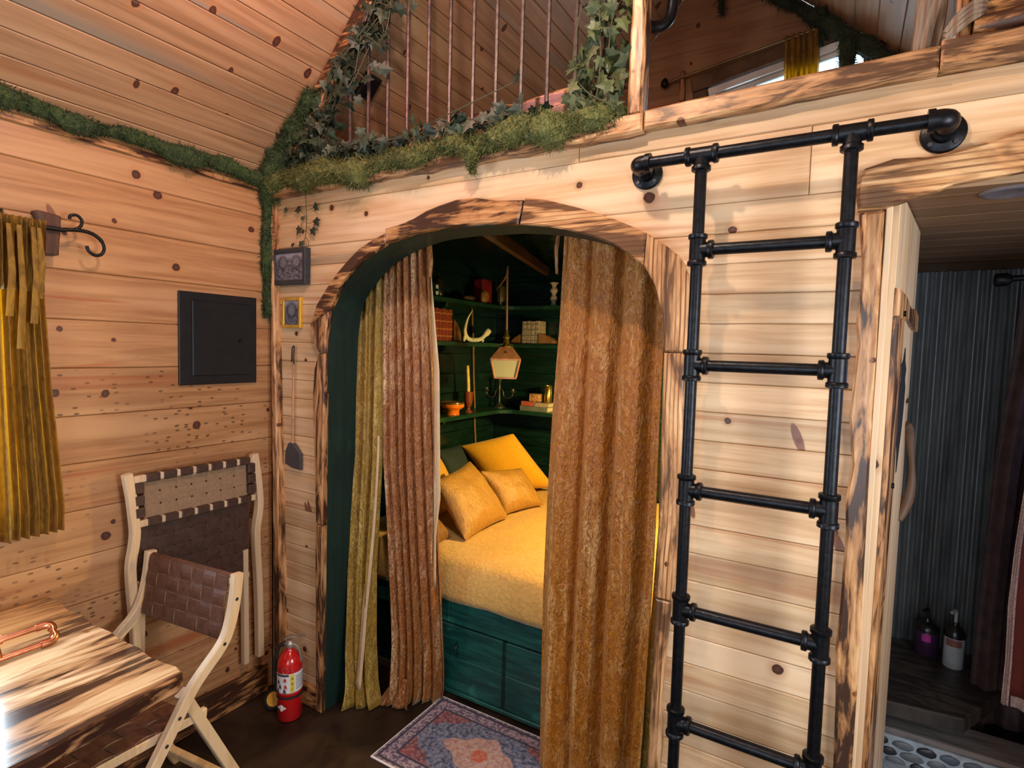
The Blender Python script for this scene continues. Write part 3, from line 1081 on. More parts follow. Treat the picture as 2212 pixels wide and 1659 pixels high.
# window beside the table
w1 = struct('window_1', (0, -1.4, 1.5), 'window in the left wall behind the mustard curtain')
for dims, nm in (((-0.05, -0.004, WY0, WY1, WZ1 - 0.04, WZ1), 'frame_head'), ((-0.05, -0.004, WY0, WY1, WZ0, WZ0 + 0.04), 'frame_sill'), ((-0.05, -0.004, WY0, WY0 + 0.04, WZ0, WZ1), 'frame_jamb'), ((-0.05, -0.004, WY1 - 0.03, WY1, WZ0, WZ1), 'frame_jamb')):
    boxo(nm, dims, 'white_vinyl', w1, bevel=0.003)
boxo('pane', (-0.03, -0.026, WY0 + 0.03, WY1 - 0.02, WZ0 + 0.03, WZ1 - 0.03), 'window_glass', w1)

# walls outside the view, closing the room
wr = boxo('wall_right', (3.45, 3.50, -3.2, 2.0, 0, 2.5), 'pine_clear_x')
tag(wr, 'pine wall on the right', None, None, 'structure')
wf = struct('wall_front', (0, -3.2, 0), 'pine wall behind the viewer with an assumed glazed entrance')
for dims in ((-0.05, 1.62, -3.25, -3.2, 0, 4.2), (2.78, 3.5, -3.25, -3.2, 0, 4.2), (1.62, 2.78, -3.25, -3.2, 2.25, 4.2), (1.62, 2.78, -3.25, -3.2, 0, 0.46)):
    boxo('wall_panel', dims, 'pine_clear_x', wf)

d2 = struct('assumed_entrance_door', (2.2, -3.2, 0), 'assumed glazed entrance behind the viewer')  # unseen entrance, assumed from the daylight falling into the room
for dims, nm in (((1.62, 1.66, -3.24, -3.19, 0.46, 2.25), 'stile'), ((2.74, 2.78, -3.24, -3.19, 0.46, 2.25), 'stile'), ((1.66, 2.74, -3.24, -3.19, 2.21, 2.25), 'rail'), ((1.66, 2.74, -3.24, -3.19, 0.46, 0.50), 'rail')):
    boxo(nm, dims, 'white_vinyl', d2, bevel=0.003)
boxo('pane', (1.66, 2.74, -3.215, -3.211, 0.50, 2.21), 'window_glass', d2)
w3 = struct('added_window_frame', (3.45, -0.95, 1.5), 'added window frame on the solid right wall outside the view')  # frame bars added around the assumed daylight; the wall has no opening
for dims, nm in (((3.436, 3.449, -1.36, -0.54, 1.90, 1.95), 'frame_head'), ((3.436, 3.449, -1.36, -0.54, 1.05, 1.10), 'frame_sill'), ((3.436, 3.449, -1.36, -1.31, 1.10, 1.90), 'frame_jamb'), ((3.436, 3.449, -0.59, -0.54, 1.10, 1.90), 'frame_jamb')):
    boxo(nm, dims, 'white_vinyl', w3, bevel=0.003)

# ---- alcove shell: green boards
ab = struct('wall_alcove_back', (0, 1.95, 0), 'dark green board wall at the back of the alcove')
al_ = struct('wall_alcove_left', (0, 1, 0), 'dark green board wall at the head of the bed')
z = 0.0
while z < 2.28:
    z1 = min(z + 0.135, 2.29)
    obj('plank', prism([(0, z + .001), (2.30, z + .001), (2.30, z1 - .001), (0, z1 - .001)], 'xz', 1.95, 1.966, bevel=0.003), 'green_shiplap', ab)
    obj('plank', prism([(0.112, z + .001), (1.95, z + .001), (1.95, z1 - .001), (0.112, z1 - .001)], 'yz', 0.0, -0.016, bevel=0.003), 'green_shiplap', al_)
    z += 0.135
boxo('backing', (-0.05, -0.017, 0.02, 2.0, 0, 2.45), 'dark_backing', al_)
boxo('backing', (-0.05, 3.50, 1.967, 2.0, 0, 2.36), 'dark_backing', ab)
ar = boxo('wall_alcove_right', (2.30, 2.33, 0.112, 1.95, 0, 2.29), 'green_shiplap')
tag(ar, 'green wall between alcove and bathroom', None, None, 'structure')
ac_ = struct('ceiling_alcove', (0, 0, 2.3), 'dark green board ceiling of the alcove')
y = 0.125
while y < 1.94:
    y1 = min(y + 0.16, 1.95)
    obj('ceiling_plank', prism([(0, y + .001), (2.30, y + .001), (2.30, y1 - .001), (0, y1 - .001)], 'xy', 2.272, 2.295, bevel=0.003), 'green_shiplap', ac_)
    y += 0.16
bd = obj('ceiling_beam', beam([(1.05, 0.14, 2.145), (0.42, 1.94, 2.225)], 0.034, 0.06, (1, 0.35, 0)), 'dark_beam', ac_, label='bare brown beam crossing the alcove ceiling')

# ---- bathroom shell
bc = struct('ceiling_bathroom', (2.4, 0, 2.1), 'brown board ceiling of the bathroom')
y = 0.112
while y < 1.6:
    obj('ceiling_plank', prism([(2.33, y + .0008), (3.45, y + .0008), (3.45, y + .1392), (2.33, y + .1392)], 'xy', 2.112, 2.13, bevel=0.003), 'bath_ceiling_wood', bc)
    y += 0.14
bw = struct('wall_shower_back', (2.9, 1.6, 0), 'corrugated galvanized metal wall of the shower')
bm = bmesh.new()
N = 300
rowA, rowB = [], []
for i in range(N + 1):
    xx = 2.33 + 1.10 * i / N
    yy = 1.60 + 0.009 * math.cos(2 * PI * xx / 0.034)
    rowA.append(bm.verts.new((xx, yy, 0.0)))
    rowB.append(bm.verts.new((xx, yy, 2.075)))
for i in range(N):
    bm.faces.new((rowA[i], rowA[i + 1], rowB[i + 1], rowB[i]))
obj('metal_sheet', bm, 'galvanized', bw, smooth=True)
boxo('head_trim', (2.33, 3.45, 1.578, 1.612, 2.075, 2.113), 'dark_backing', bw, bevel=0.004)
boxo('backing', (2.33, 3.45, 1.62, 1.65, 0, 2.2), 'dark_backing', bw)
bl = boxo('wall_bathroom_left', (2.331, 2.345, 0.112, 1.6, 0, 2.11), 'pine_clear_x')
tag(bl, 'side wall of the bathroom', None, None, 'structure')

# ---- bathroom door casing and header
td = struct('trim_8', (2.34, 0, 0), 'torched live-edge casing of the bathroom door')
lz = [(0.0, 2.342), (.565, 2.338), (.768, 2.333), (.9, 2.326), (1.02, 2.330), (1.207, 2.332), (1.30, 2.326), (1.391, 2.335), (1.51, 2.322), (1.63, 2.327), (1.70, 2.330), (1.749, 2.324), (1.85, 2.330), (1.924, 2.326), (2.025, 2.314)]
poly = [(xv, z) for z, xv in lz] + [(2.369, 2.025), (2.372, 1.5), (2.379, 0.9), (2.381, 0.0)]
obj('casing', prism(poly, 'xz', -0.024, 0.002, bevel=0.006), 'burnt_z', td)
boxo('jamb', (2.372, 2.387, -0.004, 0.118, 0, 2.05), 'pine_clear_z', td, bevel=0.002)
hd = [(2.312, 2.030), (2.306, 2.07), (2.309, 2.11), (2.322, 2.133), (2.381, 2.148), (2.446, 2.143), (2.49, 2.148), (2.532, 2.155), (2.622, 2.178), (2.75, 2.17), (3.2, 2.175), (3.2, 2.085), (2.75, 2.088), (2.627, 2.086), (2.537, 2.077), (2.50, 2.073), (2.46, 2.058), (2.415, 2.046), (2.363, 2.030)]
obj('header', prism(hd, 'xz', -0.028, 0.002, bevel=0.008), 'streaked_x', td)

# ================================================================== OBJECTS
# ---- pipe ladder
LYY = -0.10
lad = thing('pipe_ladder', (2.115, LYY, 0.0), 'black iron pipe ladder fixed to the pine wall right of the arch', 'ladder')
RX0, RX1 = 1.942, 2.291
RZ = [2.198, 1.944, 1.630, 1.281, 0.937, 0.604, 0.262]
PR = 0.0158
cuts = sorted(RZ)
for rx in (RX0, RX1):
    zlist = [0.03] + cuts
    for a, b in zip(zlist[:-1], zlist[1:]):
        obj('rail_pipe', tube([(rx, LYY, a), (rx, LYY, b)], PR, 14), 'pipe_black', lad, smooth=True)
    obj('foot_cap', lathe([(0.022, 0.0), (0.024, 0.004), (0.024, 0.03), (0.018, 0.034)], (rx, LYY, 0.0), 16), 'pipe_black', lad, smooth=True)
for z in RZ[1:]:
    obj('rung', tube([(RX0, LYY, z), (RX1, LYY, z)], PR, 14), 'pipe_black', lad, smooth=True)
obj('top_pipe', tube([(1.765, LYY, RZ[0]), (2.472, LYY, RZ[0])], PR, 14), 'pipe_black', lad, smooth=True)


def tee(c, main, branch):
    """pipe tee: sleeve along main, stub along branch, with collar rings"""
    bm = bmesh.new()
    c, m, b = Vector(c), Vector(main), Vector(branch)
    tube([c - m * 0.036, c + m * 0.036], 0.0215, 14, bm)
    for s in (-1, 1):
        tube([c + m * s * 0.028, c + m * s * 0.031, c + m * s * 0.041, c + m * s * 0.043], [0.022, 0.0255, 0.0255, 0.023], 14, bm)
    tube([c, c + b * 0.036], 0.0205, 14, bm)
    tube([c + b * 0.028, c + b * 0.031, c + b * 0.041, c + b * 0.043], [0.022, 0.0255, 0.0255, 0.023], 14, bm)
    return bm


for z in RZ[1:]:
    obj('tee_fitting', tee((RX0, LYY, z), (0, 0, 1), (1, 0, 0)), 'pipe_black', lad, smooth=True)
    obj('tee_fitting', tee((RX1, LYY, z), (0, 0, 1), (-1, 0, 0)), 'pipe_black', lad, smooth=True)
for rx in (RX0, RX1):
    obj('tee_fitting', tee((rx, LYY, RZ[0]), (1, 0, 0), (0, 0, -1)), 'pipe_black', lad, smooth=True)
for ex, sgn in ((1.762, 1), (2.475, -1)):
    c = Vector((ex, LYY, RZ[0]))
    bm = tube(catmull([(ex + sgn * 0.035, LYY, RZ[0]), (ex + sgn * 0.012, LYY, RZ[0]), (ex, LYY + 0.012, RZ[0]), (ex, LYY + 0.038, RZ[0])], 5), 0.0225, 14)
    tube([(ex + sgn * 0.026, LYY, RZ[0]), (ex + sgn * 0.040, LYY, RZ[0])], 0.0262, 14, bm)
    obj('elbow', bm, 'pipe_black', lad, smooth=True)
    bm = tube([(ex, LYY + 0.03, RZ[0]), (ex, -0.02, RZ[0])], PR, 14)
    obj('standoff_pipe', bm, 'pipe_black', lad, smooth=True)
    bm = tube([(ex, -0.001, RZ[0]), (ex, -0.008, RZ[0]), (ex, -0.011, RZ[0])], [0.046, 0.046, 0.043], 28)
    tube([(ex, -0.010, RZ[0]), (ex, -0.026, RZ[0])], [0.026, 0.023], 18, bm)
    fg = obj('wall_flange', bm, 'pipe_black', lad, smooth=True)
    for k in range(4):
        an = PI / 4 + k * PI / 2
        p = (ex + 0.035 * math.cos(an), -0.0115, RZ[0] + 0.035 * math.sin(an))
        obj('screw', tube([p, (p[0], -0.014, p[2])], 0.0052, 10), 'screw_steel', fg, smooth=True)

# ---- rebar balusters of the loft opening
reb_x = [0.354, 0.459, 0.563, 0.669, 0.773, 0.877, 0.979, 1.085, 1.184, 1.288, 1.390, 1.492, 1.594, 1.690]


def rebar_mesh(h):
    bm = bmesh.new()
    n = 6
    step = 0.012
    path, rad = [], []
    z = 0.0
    i = 0
    while z < h:
        path.append((0, 0, z))
        rad.append(0.0082 if i % 2 else 0.0070)
        z += step / 2
        i += 1
    return tube(path, rad, n, bm)


for i, rx in enumerate(reb_x):
    zt_ = min(E_L + M_L * rx - 0.05, ZR - 0.3)
    o = obj('rebar_baluster', rebar_mesh(zt_ - 2.36), 'rebar_iron', None, smooth=True)
    o.location = (rx, 0.035, 2.362)
    lab = {0: 'shortest rusty rebar baluster at the left end of the loft opening', len(reb_x) - 1: 'rightmost rebar baluster, among ivy next to the orange post'}.get(
        i, 'rusty rebar baluster, number %s from the left in the loft opening' % ['one', 'two', 'three', 'four', 'five', 'six', 'seven', 'eight', 'nine', 'ten', 'eleven', 'twelve', 'thirteen', 'fourteen'][i])
    tag(o, lab, 'baluster', 'rebar balusters of the loft opening')

# slab standing behind the balusters
poly = [(0.56, 2.37), (1.47, 2.37), (1.465, 2.50), (1.44, 2.565)] + [(1.33, 2.560), (1.24, 2.548), (1.17, 2.556), (1.09, 2.545), (0.99, 2.552), (0.90, 2.542), (0.82, 2.55), (0.72, 2.53), (0.60, 2.53)]
o = obj('live_edge_slab', prism(poly, 'xz', 0.10, 0.14, bevel=0.008), 'burnt_x')
tag(o, 'burnt live-edge slab standing behind the rebar balusters', 'slab')

# ---- posts at the loft edge
def live_post(name, x0, x1, y0, y1, z0, z1, mat, seed, label, amp=0.007, lean=0.0):
    left = live_edge((x0, z0), (x0 + lean, z1), amp, 0.04, seed)
    right = live_edge((x1 + lean, z1), (x1, z0), amp, 0.04, seed + 1)
    o = obj(name, prism(left + right, 'xz', y0, y1, bevel=0.008), mat)
    return tag(o, label, 'post')


live_post('loft_post', 1.702, 1.748, -0.035, 0.02, 2.368, 3.60, 'burnt_z', 51, 'orange-lit live-edge post between balusters and ladder opening', 0.006)
live_post('loft_post', 2.484, 2.512, -0.020, 0.05, 2.397, 3.10, 'burnt_z', 57, 'square burnt post carrying the slab railing at the right', 0.002)
bm = bmesh.new()
for k in range(5):
    a0 = k * 1.26
    pts = []
    for i in range(12):
        t = i / 11
        an = a0 + t * 2.2
        r = 0.016 - 0.005 * t
        pts.append((2.425 + 0.055 * t + r * math.cos(an) + 0.006 * math.sin(t * 9 + k), 0.01 + r * math.sin(an) * 0.9, 2.385 + 0.62 * t))
    tube(catmull(pts, 3), 0.0135, 7, bm)
o = obj('driftwood_post', bm, 'driftwood', None, smooth=True)
tag(o, 'twisted grey driftwood post leaning right of the ladder opening', 'post')
bm = bmesh.new()
for k in range(4):
    dz = k * 0.011
    tube(catmull([(2.462, -0.03 - 0.004 * (k % 2), 2.398 + dz * 0.5), (2.485, -0.032, 2.418 + dz), (2.515, -0.030, 2.440 + dz), (2.535, 0.0, 2.452 + dz)], 5), 0.0065, 7, bm)
o = obj('rope_lashing', bm, 'driftwood', None, smooth=True)
tag(o, 'grey bark lashing wrapped around the railing post', 'lashing')
rg = thing('slab_railing', (2.9, 0.0, 2.395), 'bark-edged slab railing at the top right of the loft', 'railing')
poly = live_edge((2.514, 2.45), (3.35, 2.45), 0.008, 0.05, 61) + [(3.35, 3.05), (2.514, 3.05)]
obj('slab', prism(poly, 'xz', 0.0, 0.035, bevel=0.006), 'burnt_x', rg)
obj('log_rail', tube([(2.514 + 0.08 * i, -0.012 + 0.004 * math.sin(i * 2.1), 2.424 + 0.004 * math.sin(i)) for i in range(11)], [0.021 + 0.003 * math.sin(i * 1.7) for i in range(11)], 10), 'burnt_x', rg, smooth=True)

# grab pipe of the loft entrance
o = obj('grab_pipe', tube(catmull([(1.735, 0.03, 3.05), (1.785, 0.06, 3.03), (1.790, 0.08, 2.86), (1.790, 0.085, 2.72), (1.775, 0.075, 2.672), (1.745, 0.05, 2.655), (1.730, 0.025, 2.655)], 6), 0.017, 12), 'pipe_black', None, smooth=True)
tag(o, 'black pipe grab handle on the right side of the orange loft post', 'handle')

# black box on the sloped loft ceiling
dv = Vector((1, 0, M_L)).normalized()
nv = Vector((M_L, 0, -1)).normalized()
cs = Vector((0.382, 0.205, E_L + M_L * 0.382)) + nv * 0.012
mt = Matrix((( dv.x, 0, nv.x, cs.x), (dv.y, 1, nv.y, cs.y), (dv.z, 0, nv.z, cs.z), (0, 0, 0, 1)))
sp = thing('ceiling_speaker', cs, 'small black square speaker on the sloped loft ceiling behind the ivy', 'speaker')
boxo('body', (-0.055, 0.055, -0.045, 0.045, -0.012, 0.010), 'panel_black', sp, bevel=0.004, mat4=mt)
boxo('grille', (-0.045, 0.045, -0.035, 0.035, 0.010, 0.014), 'iron_black', sp, bevel=0.002, mat4=mt)

# loft curtain and rod
lr = thing('loft_curtain_rod', (1.6, 1.90, 3.38), 'thin curtain rod with dark finial above the loft window', 'curtain rod')
obj('rod', tube([(1.25, 1.90, 3.352), (2.15, 1.90, 3.478)], 0.0075, 8), 'tin_olive', lr, smooth=True)
obj('finial', lathe([(0.0, -0.03), (0.022, -0.018), (0.026, 0.0), (0.018, 0.018), (0.006, 0.032)], (1.235, 1.90, 3.35), 10), 'iron_black', lr, smooth=True)
boxo('bracket', (1.325, 1.355, 1.905, 1.955, 3.23, 3.41), 'burnt_z', lr, bevel=0.006)


def curtain(name, top, bot, ny, nz, z0, z1, amp0, amp1, folds, mat, parent=None, phase=0.0, ycen=(0.0, 0.0), thick=0.0, axis='x', puddle=0.0, jit=1.0, slant=0.0, top_fn=None):
    """pleated cloth between two edges; top/bot are tables z -> coordinate along axis; ycen gives offset of the sheet"""
    bm = bmesh.new()
    rows = []
    for j in range(nz + 1):
        t = j / nz
        z = z0 + (z1 - z0) * t
        e0, e1 = interp(top, z), interp(bot, z)
        row = []
        for i in range(ny + 1):
            s = i / ny
            ph = s * folds * 2 * PI + phase + 0.5 * jit * mnoise.noise(Vector((s * 4, t * 2.2, phase)))
            amp = (amp0 + (amp1 - amp0) * (1 - t)) * (1.0 + 0.5 * mnoise.noise(Vector((s * 6.0, t * 1.3, 7 + phase))))
            off = amp * math.sin(ph) + 0.35 * amp * math.sin(2.3 * ph + 1.1)
            u = e0 + (e1 - e0) * (s + 0.012 * jit * math.cos(ph))
            w = ycen[0] + (ycen[1] - ycen[0]) * (1 - t) ** 2 + off + slant * (s - 0.5) * (1 - t) ** 4
            zz = z
            if top_fn is not None:
                zz = z0 + (top_fn(u) - z0) * t if t > 0 else z
            if puddle and t < 0.06:
                q = (0.06 - t) / 0.06
                w -= puddle * q * q * (0.8 + 0.35 * math.sin(ph * 0.30 + 1))
                u += (s - 0.4) * 0.05 * q * q
            row.append(bm.verts.new((u, w, max(zz, 0.004)) if axis == 'x' else (w, u, zz)))
        rows.append(row)
    for j in range(nz):
        for i in range(ny):
            bm.faces.new((rows[j][i], rows[j][i + 1], rows[j + 1][i + 1], rows[j + 1][i]))
    o = obj(name, bm, mat, parent, smooth=True)
    if thick:
        md = o.modifiers.new('thickness', 'SOLIDIFY')
        md.thickness = thick
        md.offset = 0
    return o


lcu = curtain('loft_curtain', [(3.0, 1.93), (3.5, 1.90)], [(3.0, 2.10), (3.5, 2.08)], 60, 12, 2.75, 3.465, 0.012, 0.02, 6, 'curtain_window_velvet', None, 1.0, (1.90, 1.89), 0.002)
tag(lcu, 'small yellow velvet curtain beside the loft window', 'curtain')

# ---- window curtain at the left edge with rod, bracket, finial
wc = thing('window_curtain', (0.07, -1.02, 1.02), 'mustard velvet curtain hanging over the window at the left edge', 'curtain')
curtain('cloth', [(1.0, -1.035), (2.05, -1.035)], [(1.0, -0.862), (1.1, -0.858), (1.5, -0.885), (1.85, -0.90), (2.03, -0.895)], 90, 40, 1.012, 2.022, 0.012, 0.020, 7, 'curtain_window_velvet', wc, 0.4, (0.070, 0.075), 0.002, axis='y')
curtain('gathered_heading', [(1.8, -1.035), (2.03, -1.035)], [(1.8, -0.905), (2.03, -0.893)], 80, 10, 1.80, 2.030, 0.012, 0.010, 9, 'curtain_window_velvet', wc, 2.0, (0.084, 0.096), 0.002, axis='y', jit=1.6)
for k, (yy, zz0) in enumerate(((-0.93, 1.70), (-0.965, 1.62), (-0.99, 1.72), (-0.915, 1.78))):
    obj('tie_ribbon', tube([(0.105, yy, 2.0), (0.112, yy + 0.004, (2.0 + zz0) / 2), (0.106, yy - 0.004, zz0)], [0.006, 0.009, 0.010], 6, flat=0.35), 'curtain_window_velvet', wc, smooth=True)
wr_ = thing('scroll_curtain_rod', (0.06, -0.85, 2.015), 'black iron curtain rod with a curled scroll end on a wooden bracket', 'curtain rod')
obj('rod', tube([(0.065, -1.5, 2.012), (0.065, -0.83, 2.012)], 0.0075, 10), 'iron_black', wr_, smooth=True)
bm = tube(catmull([(0.065, -0.835, 2.014), (0.065, -0.79, 2.020), (0.065, -0.755, 2.016), (0.065, -0.728, 1.998), (0.065, -0.718, 1.972), (0.065, -0.727, 1.950), (0.065, -0.748, 1.944), (0.065, -0.766, 1.956), (0.065, -0.770, 1.972)], 6), [0.0065] * 20 + [0.0055] * 29, 8)
obj('scroll', bm, 'iron_black', wr_, smooth=True)
bm = tube(catmull([(0.065, -0.815, 2.016), (0.065, -0.790, 2.030), (0.065, -0.783, 2.052), (0.065, -0.796, 2.068), (0.065, -0.815, 2.064), (0.065, -0.818, 2.052)], 6), 0.0052, 8)
obj('scroll', bm, 'iron_black', wr_, smooth=True)
poly = live_edge((-0.888, 1.925), (-0.845, 1.93), 0.002, seed=71) + live_edge((-0.845, 1.93), (-0.836, 2.055), 0.004, 0.02, seed=73) + live_edge((-0.842, 2.06), (-0.90, 2.065), 0.003, 0.02, seed=75) + [(-0.886, 2.02), (-0.882, 1.98)]
obj('wall_bracket', prism(poly, 'yz', 0.055, 0.0, bevel=0.004), 'bark_brown', wr_)

# ---- electrical panel
ep = thing('electrical_panel', (0.0, -0.265, 1.48), 'square black metal panel cover on the left wall', 'panel')
boxo('cover', (0.0, 0.012, -0.436, -0.092, 1.478, 1.858), 'panel_black', ep, bevel=0.003)
boxo('door', (0.012, 0.018, -0.385, -0.125, 1.515, 1.825), 'panel_black', ep, bevel=0.003)
obj('latch', tube([(0.018, -0.178, 1.665), (0.023, -0.178, 1.665)], 0.007, 10), 'iron_black', ep, smooth=True)

# ---- pictures on the partition
def picture(name, x0, x1, z0, z1, fw, depth, fmat, pmat, label, cat='picture'):
    t = thing(name, ((x0 + x1) / 2, -depth, z0), label, cat)
    d = -depth
    outer = [(x0, z0), (x1, z0), (x1, z1), (x0, z1)]
    inn = [(x0 + fw, z0 + fw), (x1 - fw, z0 + fw), (x1 - fw, z1 - fw), (x0 + fw, z1 - fw)]
    for a in range(4):
        b = (a + 1) % 4
        obj('frame_side', prism([outer[a], outer[b], inn[b], inn[a]], 'xz', d, 0.0, bevel=0.002), fmat, t)
    boxo('print', (x0 + fw * 0.9, x1 - fw * 0.9, d + 0.006, d + 0.009, z0 + fw * 0.9, z1 - fw * 0.9), pmat, t)
    return t


picture('framed_print', 0.035, 0.258, 1.921, 2.080, 0.020, 0.030, 'frame_charcoal', 'print_group', 'charcoal framed black-and-white group print near the corner')
picture('framed_portrait', 0.083, 0.210, 1.729, 1.866, 0.014, 0.016, 'frame_gold', 'print_portrait', 'small gold framed black-and-white portrait under the charcoal frame')

# ---- wooden paddle hanging on the wall
pd = thing('hanging_paddle', (0.16, -0.015, 1.10), 'dark bladed paddle with a thin stick handle hanging on the wall', 'paddle')
obj('handle', tube([(0.165, -0.012, 1.632), (0.163, -0.013, 1.5), (0.160, -0.012, 1.3), (0.158, -0.012, 1.19)], [0.004, 0.005, 0.005, 0.006], 8), 'stick_wood', pd, smooth=True)
obj('blade', prism([(0.112, 1.105), (0.113, 1.165), (0.135, 1.205), (0.172, 1.205), (0.218, 1.160), (0.219, 1.088), (0.160, 1.092)], 'xz', -0.020, -0.006, bevel=0.003), 'slate_blade', pd)
obj('cord', tube(catmull([(0.150, -0.012, 1.575), (0.160, -0.018, 1.635), (0.166, -0.012, 1.645), (0.170, -0.018, 1.60), (0.168, -0.014, 1.565)], 4), 0.003, 6), 'rubber_black', pd, smooth=True)

# ---- fire extinguisher
fx, fy = 0.262, -0.105
fe = thing('fire_extinguisher', (fx, fy, 0), 'red fire extinguisher with white label standing on the floor', 'fire extinguisher')
R0 = 0.053
cy = obj('cylinder', lathe([(0.0, 0.002), (R0 - 0.008, 0.0), (R0, 0.008), (R0, 0.245), (R0 - 0.004, 0.268), (R0 - 0.016, 0.290), (R0 - 0.030, 0.302), (0.018, 0.308), (0.016, 0.325)], (fx, fy, 0), 28), 'extinguisher_red', fe, smooth=True)
camdir = math.atan2(-1.688 - fy, 2.306 - fx)


def wrap(z0, z1, a0, a1, r, mat, name, parent, n=14):
    bm = bmesh.new()
    lo, hi = [], []
    for i in range(n + 1):
        a = camdir + math.radians(a0 + (a1 - a0) * i / n)
        lo.append(bm.verts.new((fx + r * math.cos(a), fy + r * math.sin(a), z0)))
        hi.append(bm.verts.new((fx + r * math.cos(a), fy + r * math.sin(a), z1)))
    for i in range(n):
        bm.faces.new((lo[i], lo[i + 1], hi[i + 1], hi[i]))
    return obj(name, bm, mat, parent, smooth=True)


lb = wrap(0.135, 0.222, -100, 95, R0 + 0.0008, 'white_label', 'label', cy, 24)
wrap(0.138, 0.219, 2, 20, R0 + 0.0014, 'label_yellow', 'label_stripe', lb)
wrap(0.211, 0.220, -70, -4, R0 + 0.0015, 'label_ink', 'label_heading', lb)
wrap(0.128, 0.134, -100, 95, R0 + 0.001, 'label_red', 'label_border', lb, 24)


def wrap_text(txt, size, z, ang, mat, parent):
    cu = bpy.data.curves.new('label_letter', 'FONT')
    cu.body = txt
    cu.size = size
    cu.align_x = 'CENTER'
    cu.align_y = 'CENTER'
    tmp = bpy.data.objects.new('tmp', cu)
    COL.objects.link(tmp)
    me = bpy.data.meshes.new_from_object(tmp.evaluated_get(bpy.context.evaluated_depsgraph_get()))
    bpy.data.objects.remove(tmp)
    a = camdir + math.radians(ang)
    r = R0 + 0.0022
    X = Vector((-math.sin(a), math.cos(a), 0))
    Nn = Vector((math.cos(a), math.sin(a), 0))
    M4 = Matrix(((X.x, 0, Nn.x, fx + r * math.cos(a)), (X.y, 0, Nn.y, fy + r * math.sin(a)), (X.z, 1, Nn.z, z), (0, 0, 0, 1)))
    me.transform(M4)
    me.materials.clear()
    me.materials.append(MATS[mat])
    o = bpy.data.objects.new('label_letter', me)
    return link(o, parent)


bpy.context.view_layer.update()
for i, ch in enumerate('ABC'):
    wrap_text(ch, 0.018, 0.200 - i * 0.024, 11, 'label_ink', lb)
for i in range(7):
    wrap(0.205 - i * 0.0095, 0.208 - i * 0.0095, 27, 85, R0 + 0.0015, 'book_slate', 'label_line', lb)
# pictogram marks: small figures on the white part
for i, (an, z, m) in enumerate(((-62, 0.185, 'label_ink'), (-28, 0.196, 'label_red'), (-52, 0.165, 'label_ink'), (-26, 0.166, 'label_red'), (-66, 0.146, 'label_ink'), (-30, 0.146, 'label_ink'))):
    wrap(z - 0.006, z + 0.004, an, an + 12, R0 + 0.0015, m, 'pictogram', lb, 3)
    wrap(z + 0.004, z + 0.009, an + 3, an + 8, R0 + 0.0015, m, 'pictogram', lb, 3)
    wrap(z - 0.010, z - 0.007, an - 3, an + 15, R0 + 0.0015, m, 'pictogram', lb, 3)
wrap(0.108, 0.120, -180, 179, R0 + 0.003, 'rubber_black', 'strap', fe, 40)
# lower diamond badge
bm = bmesh.new()
pts = []
for (da, dz) in ((-66, 0.0), (-40, 0.016), (-14, 0.0), (-40, -0.016)):
    a = camdir + math.radians(da)
    pts.append(bm.verts.new((fx + (R0 + 0.0012) * math.cos(a), fy + (R0 + 0.0012) * math.sin(a), 0.068 + dz)))
cmid = camdir + math.radians(-40)
cv = bm.verts.new((fx + (R0 + 0.0016) * math.cos(cmid), fy + (R0 + 0.0016) * math.sin(cmid), 0.068))
for i in range(4):
    bm.faces.new((pts[i], pts[(i + 1) % 4], cv))
bmesh.ops.recalc_face_normals(bm, faces=bm.faces)
obj('badge', bm, 'white_label', cy)
vd = Vector((math.cos(camdir + 1.25), math.sin(camdir + 1.25), 0))      # lever points to the right of the viewer
top = Vector((fx, fy, 0.322))
obj('valve', lathe([(0.017, 0.318), (0.020, 0.322), (0.020, 0.340), (0.013, 0.350), (0.0, 0.352)], (fx, fy, 0), 16), 'cast_metal', fe, smooth=True)
obj('carry_handle', beam(catmull([top - vd * 0.022 + Vector((0, 0, 0.014)), top + vd * 0.012 + Vector((0, 0, 0.014)), top + vd * 0.038 + Vector((0, 0, -0.004)), top + vd * 0.050 + Vector((0, 0, -0.050)), top + vd * 0.052 + Vector((0, 0, -0.066))], 4), 0.020, 0.006, vd.cross(Vector((0, 0, 1)))), 'cast_metal', fe)
obj('squeeze_lever', beam(catmull([top - vd * 0.024 + Vector((0, 0, 0.034)), top + vd * 0.005 + Vector((0, 0, 0.048)), top + vd * 0.034 + Vector((0, 0, 0.043)), top + vd * 0.064 + Vector((0, 0, 0.047))], 4), 0.019, 0.005, vd.cross(Vector((0, 0, 1)))), 'cast_metal', fe)
obj('hose', tube(catmull([top - vd * 0.012 + Vector((0, 0, 0.012)), top - vd * 0.045 + Vector((0, 0, 0.0)), top - vd * 0.062 + Vector((0, 0, -0.06)), top - vd * 0.060 + Vector((0, 0, -0.16)), top - vd * 0.058 + Vector((0, 0, -0.205))], 6), 0.0085, 10), 'rubber_black', fe, smooth=True)
cd_ = Vector((math.cos(camdir), math.sin(camdir), 0))
obj('pull_ring', tube(catmull([top + cd_ * 0.03 - vd * 0.02 + Vector((0, 0, -0.085)) + (vd * math.cos(a) * 0.013 + Vector((0, 0, 1)) * math.sin(a) * 0.013 + cd_ * 0.026) for a in [i * PI / 5 for i in range(11)]], 2), 0.0012, 6), 'cast_metal', fe, smooth=True)

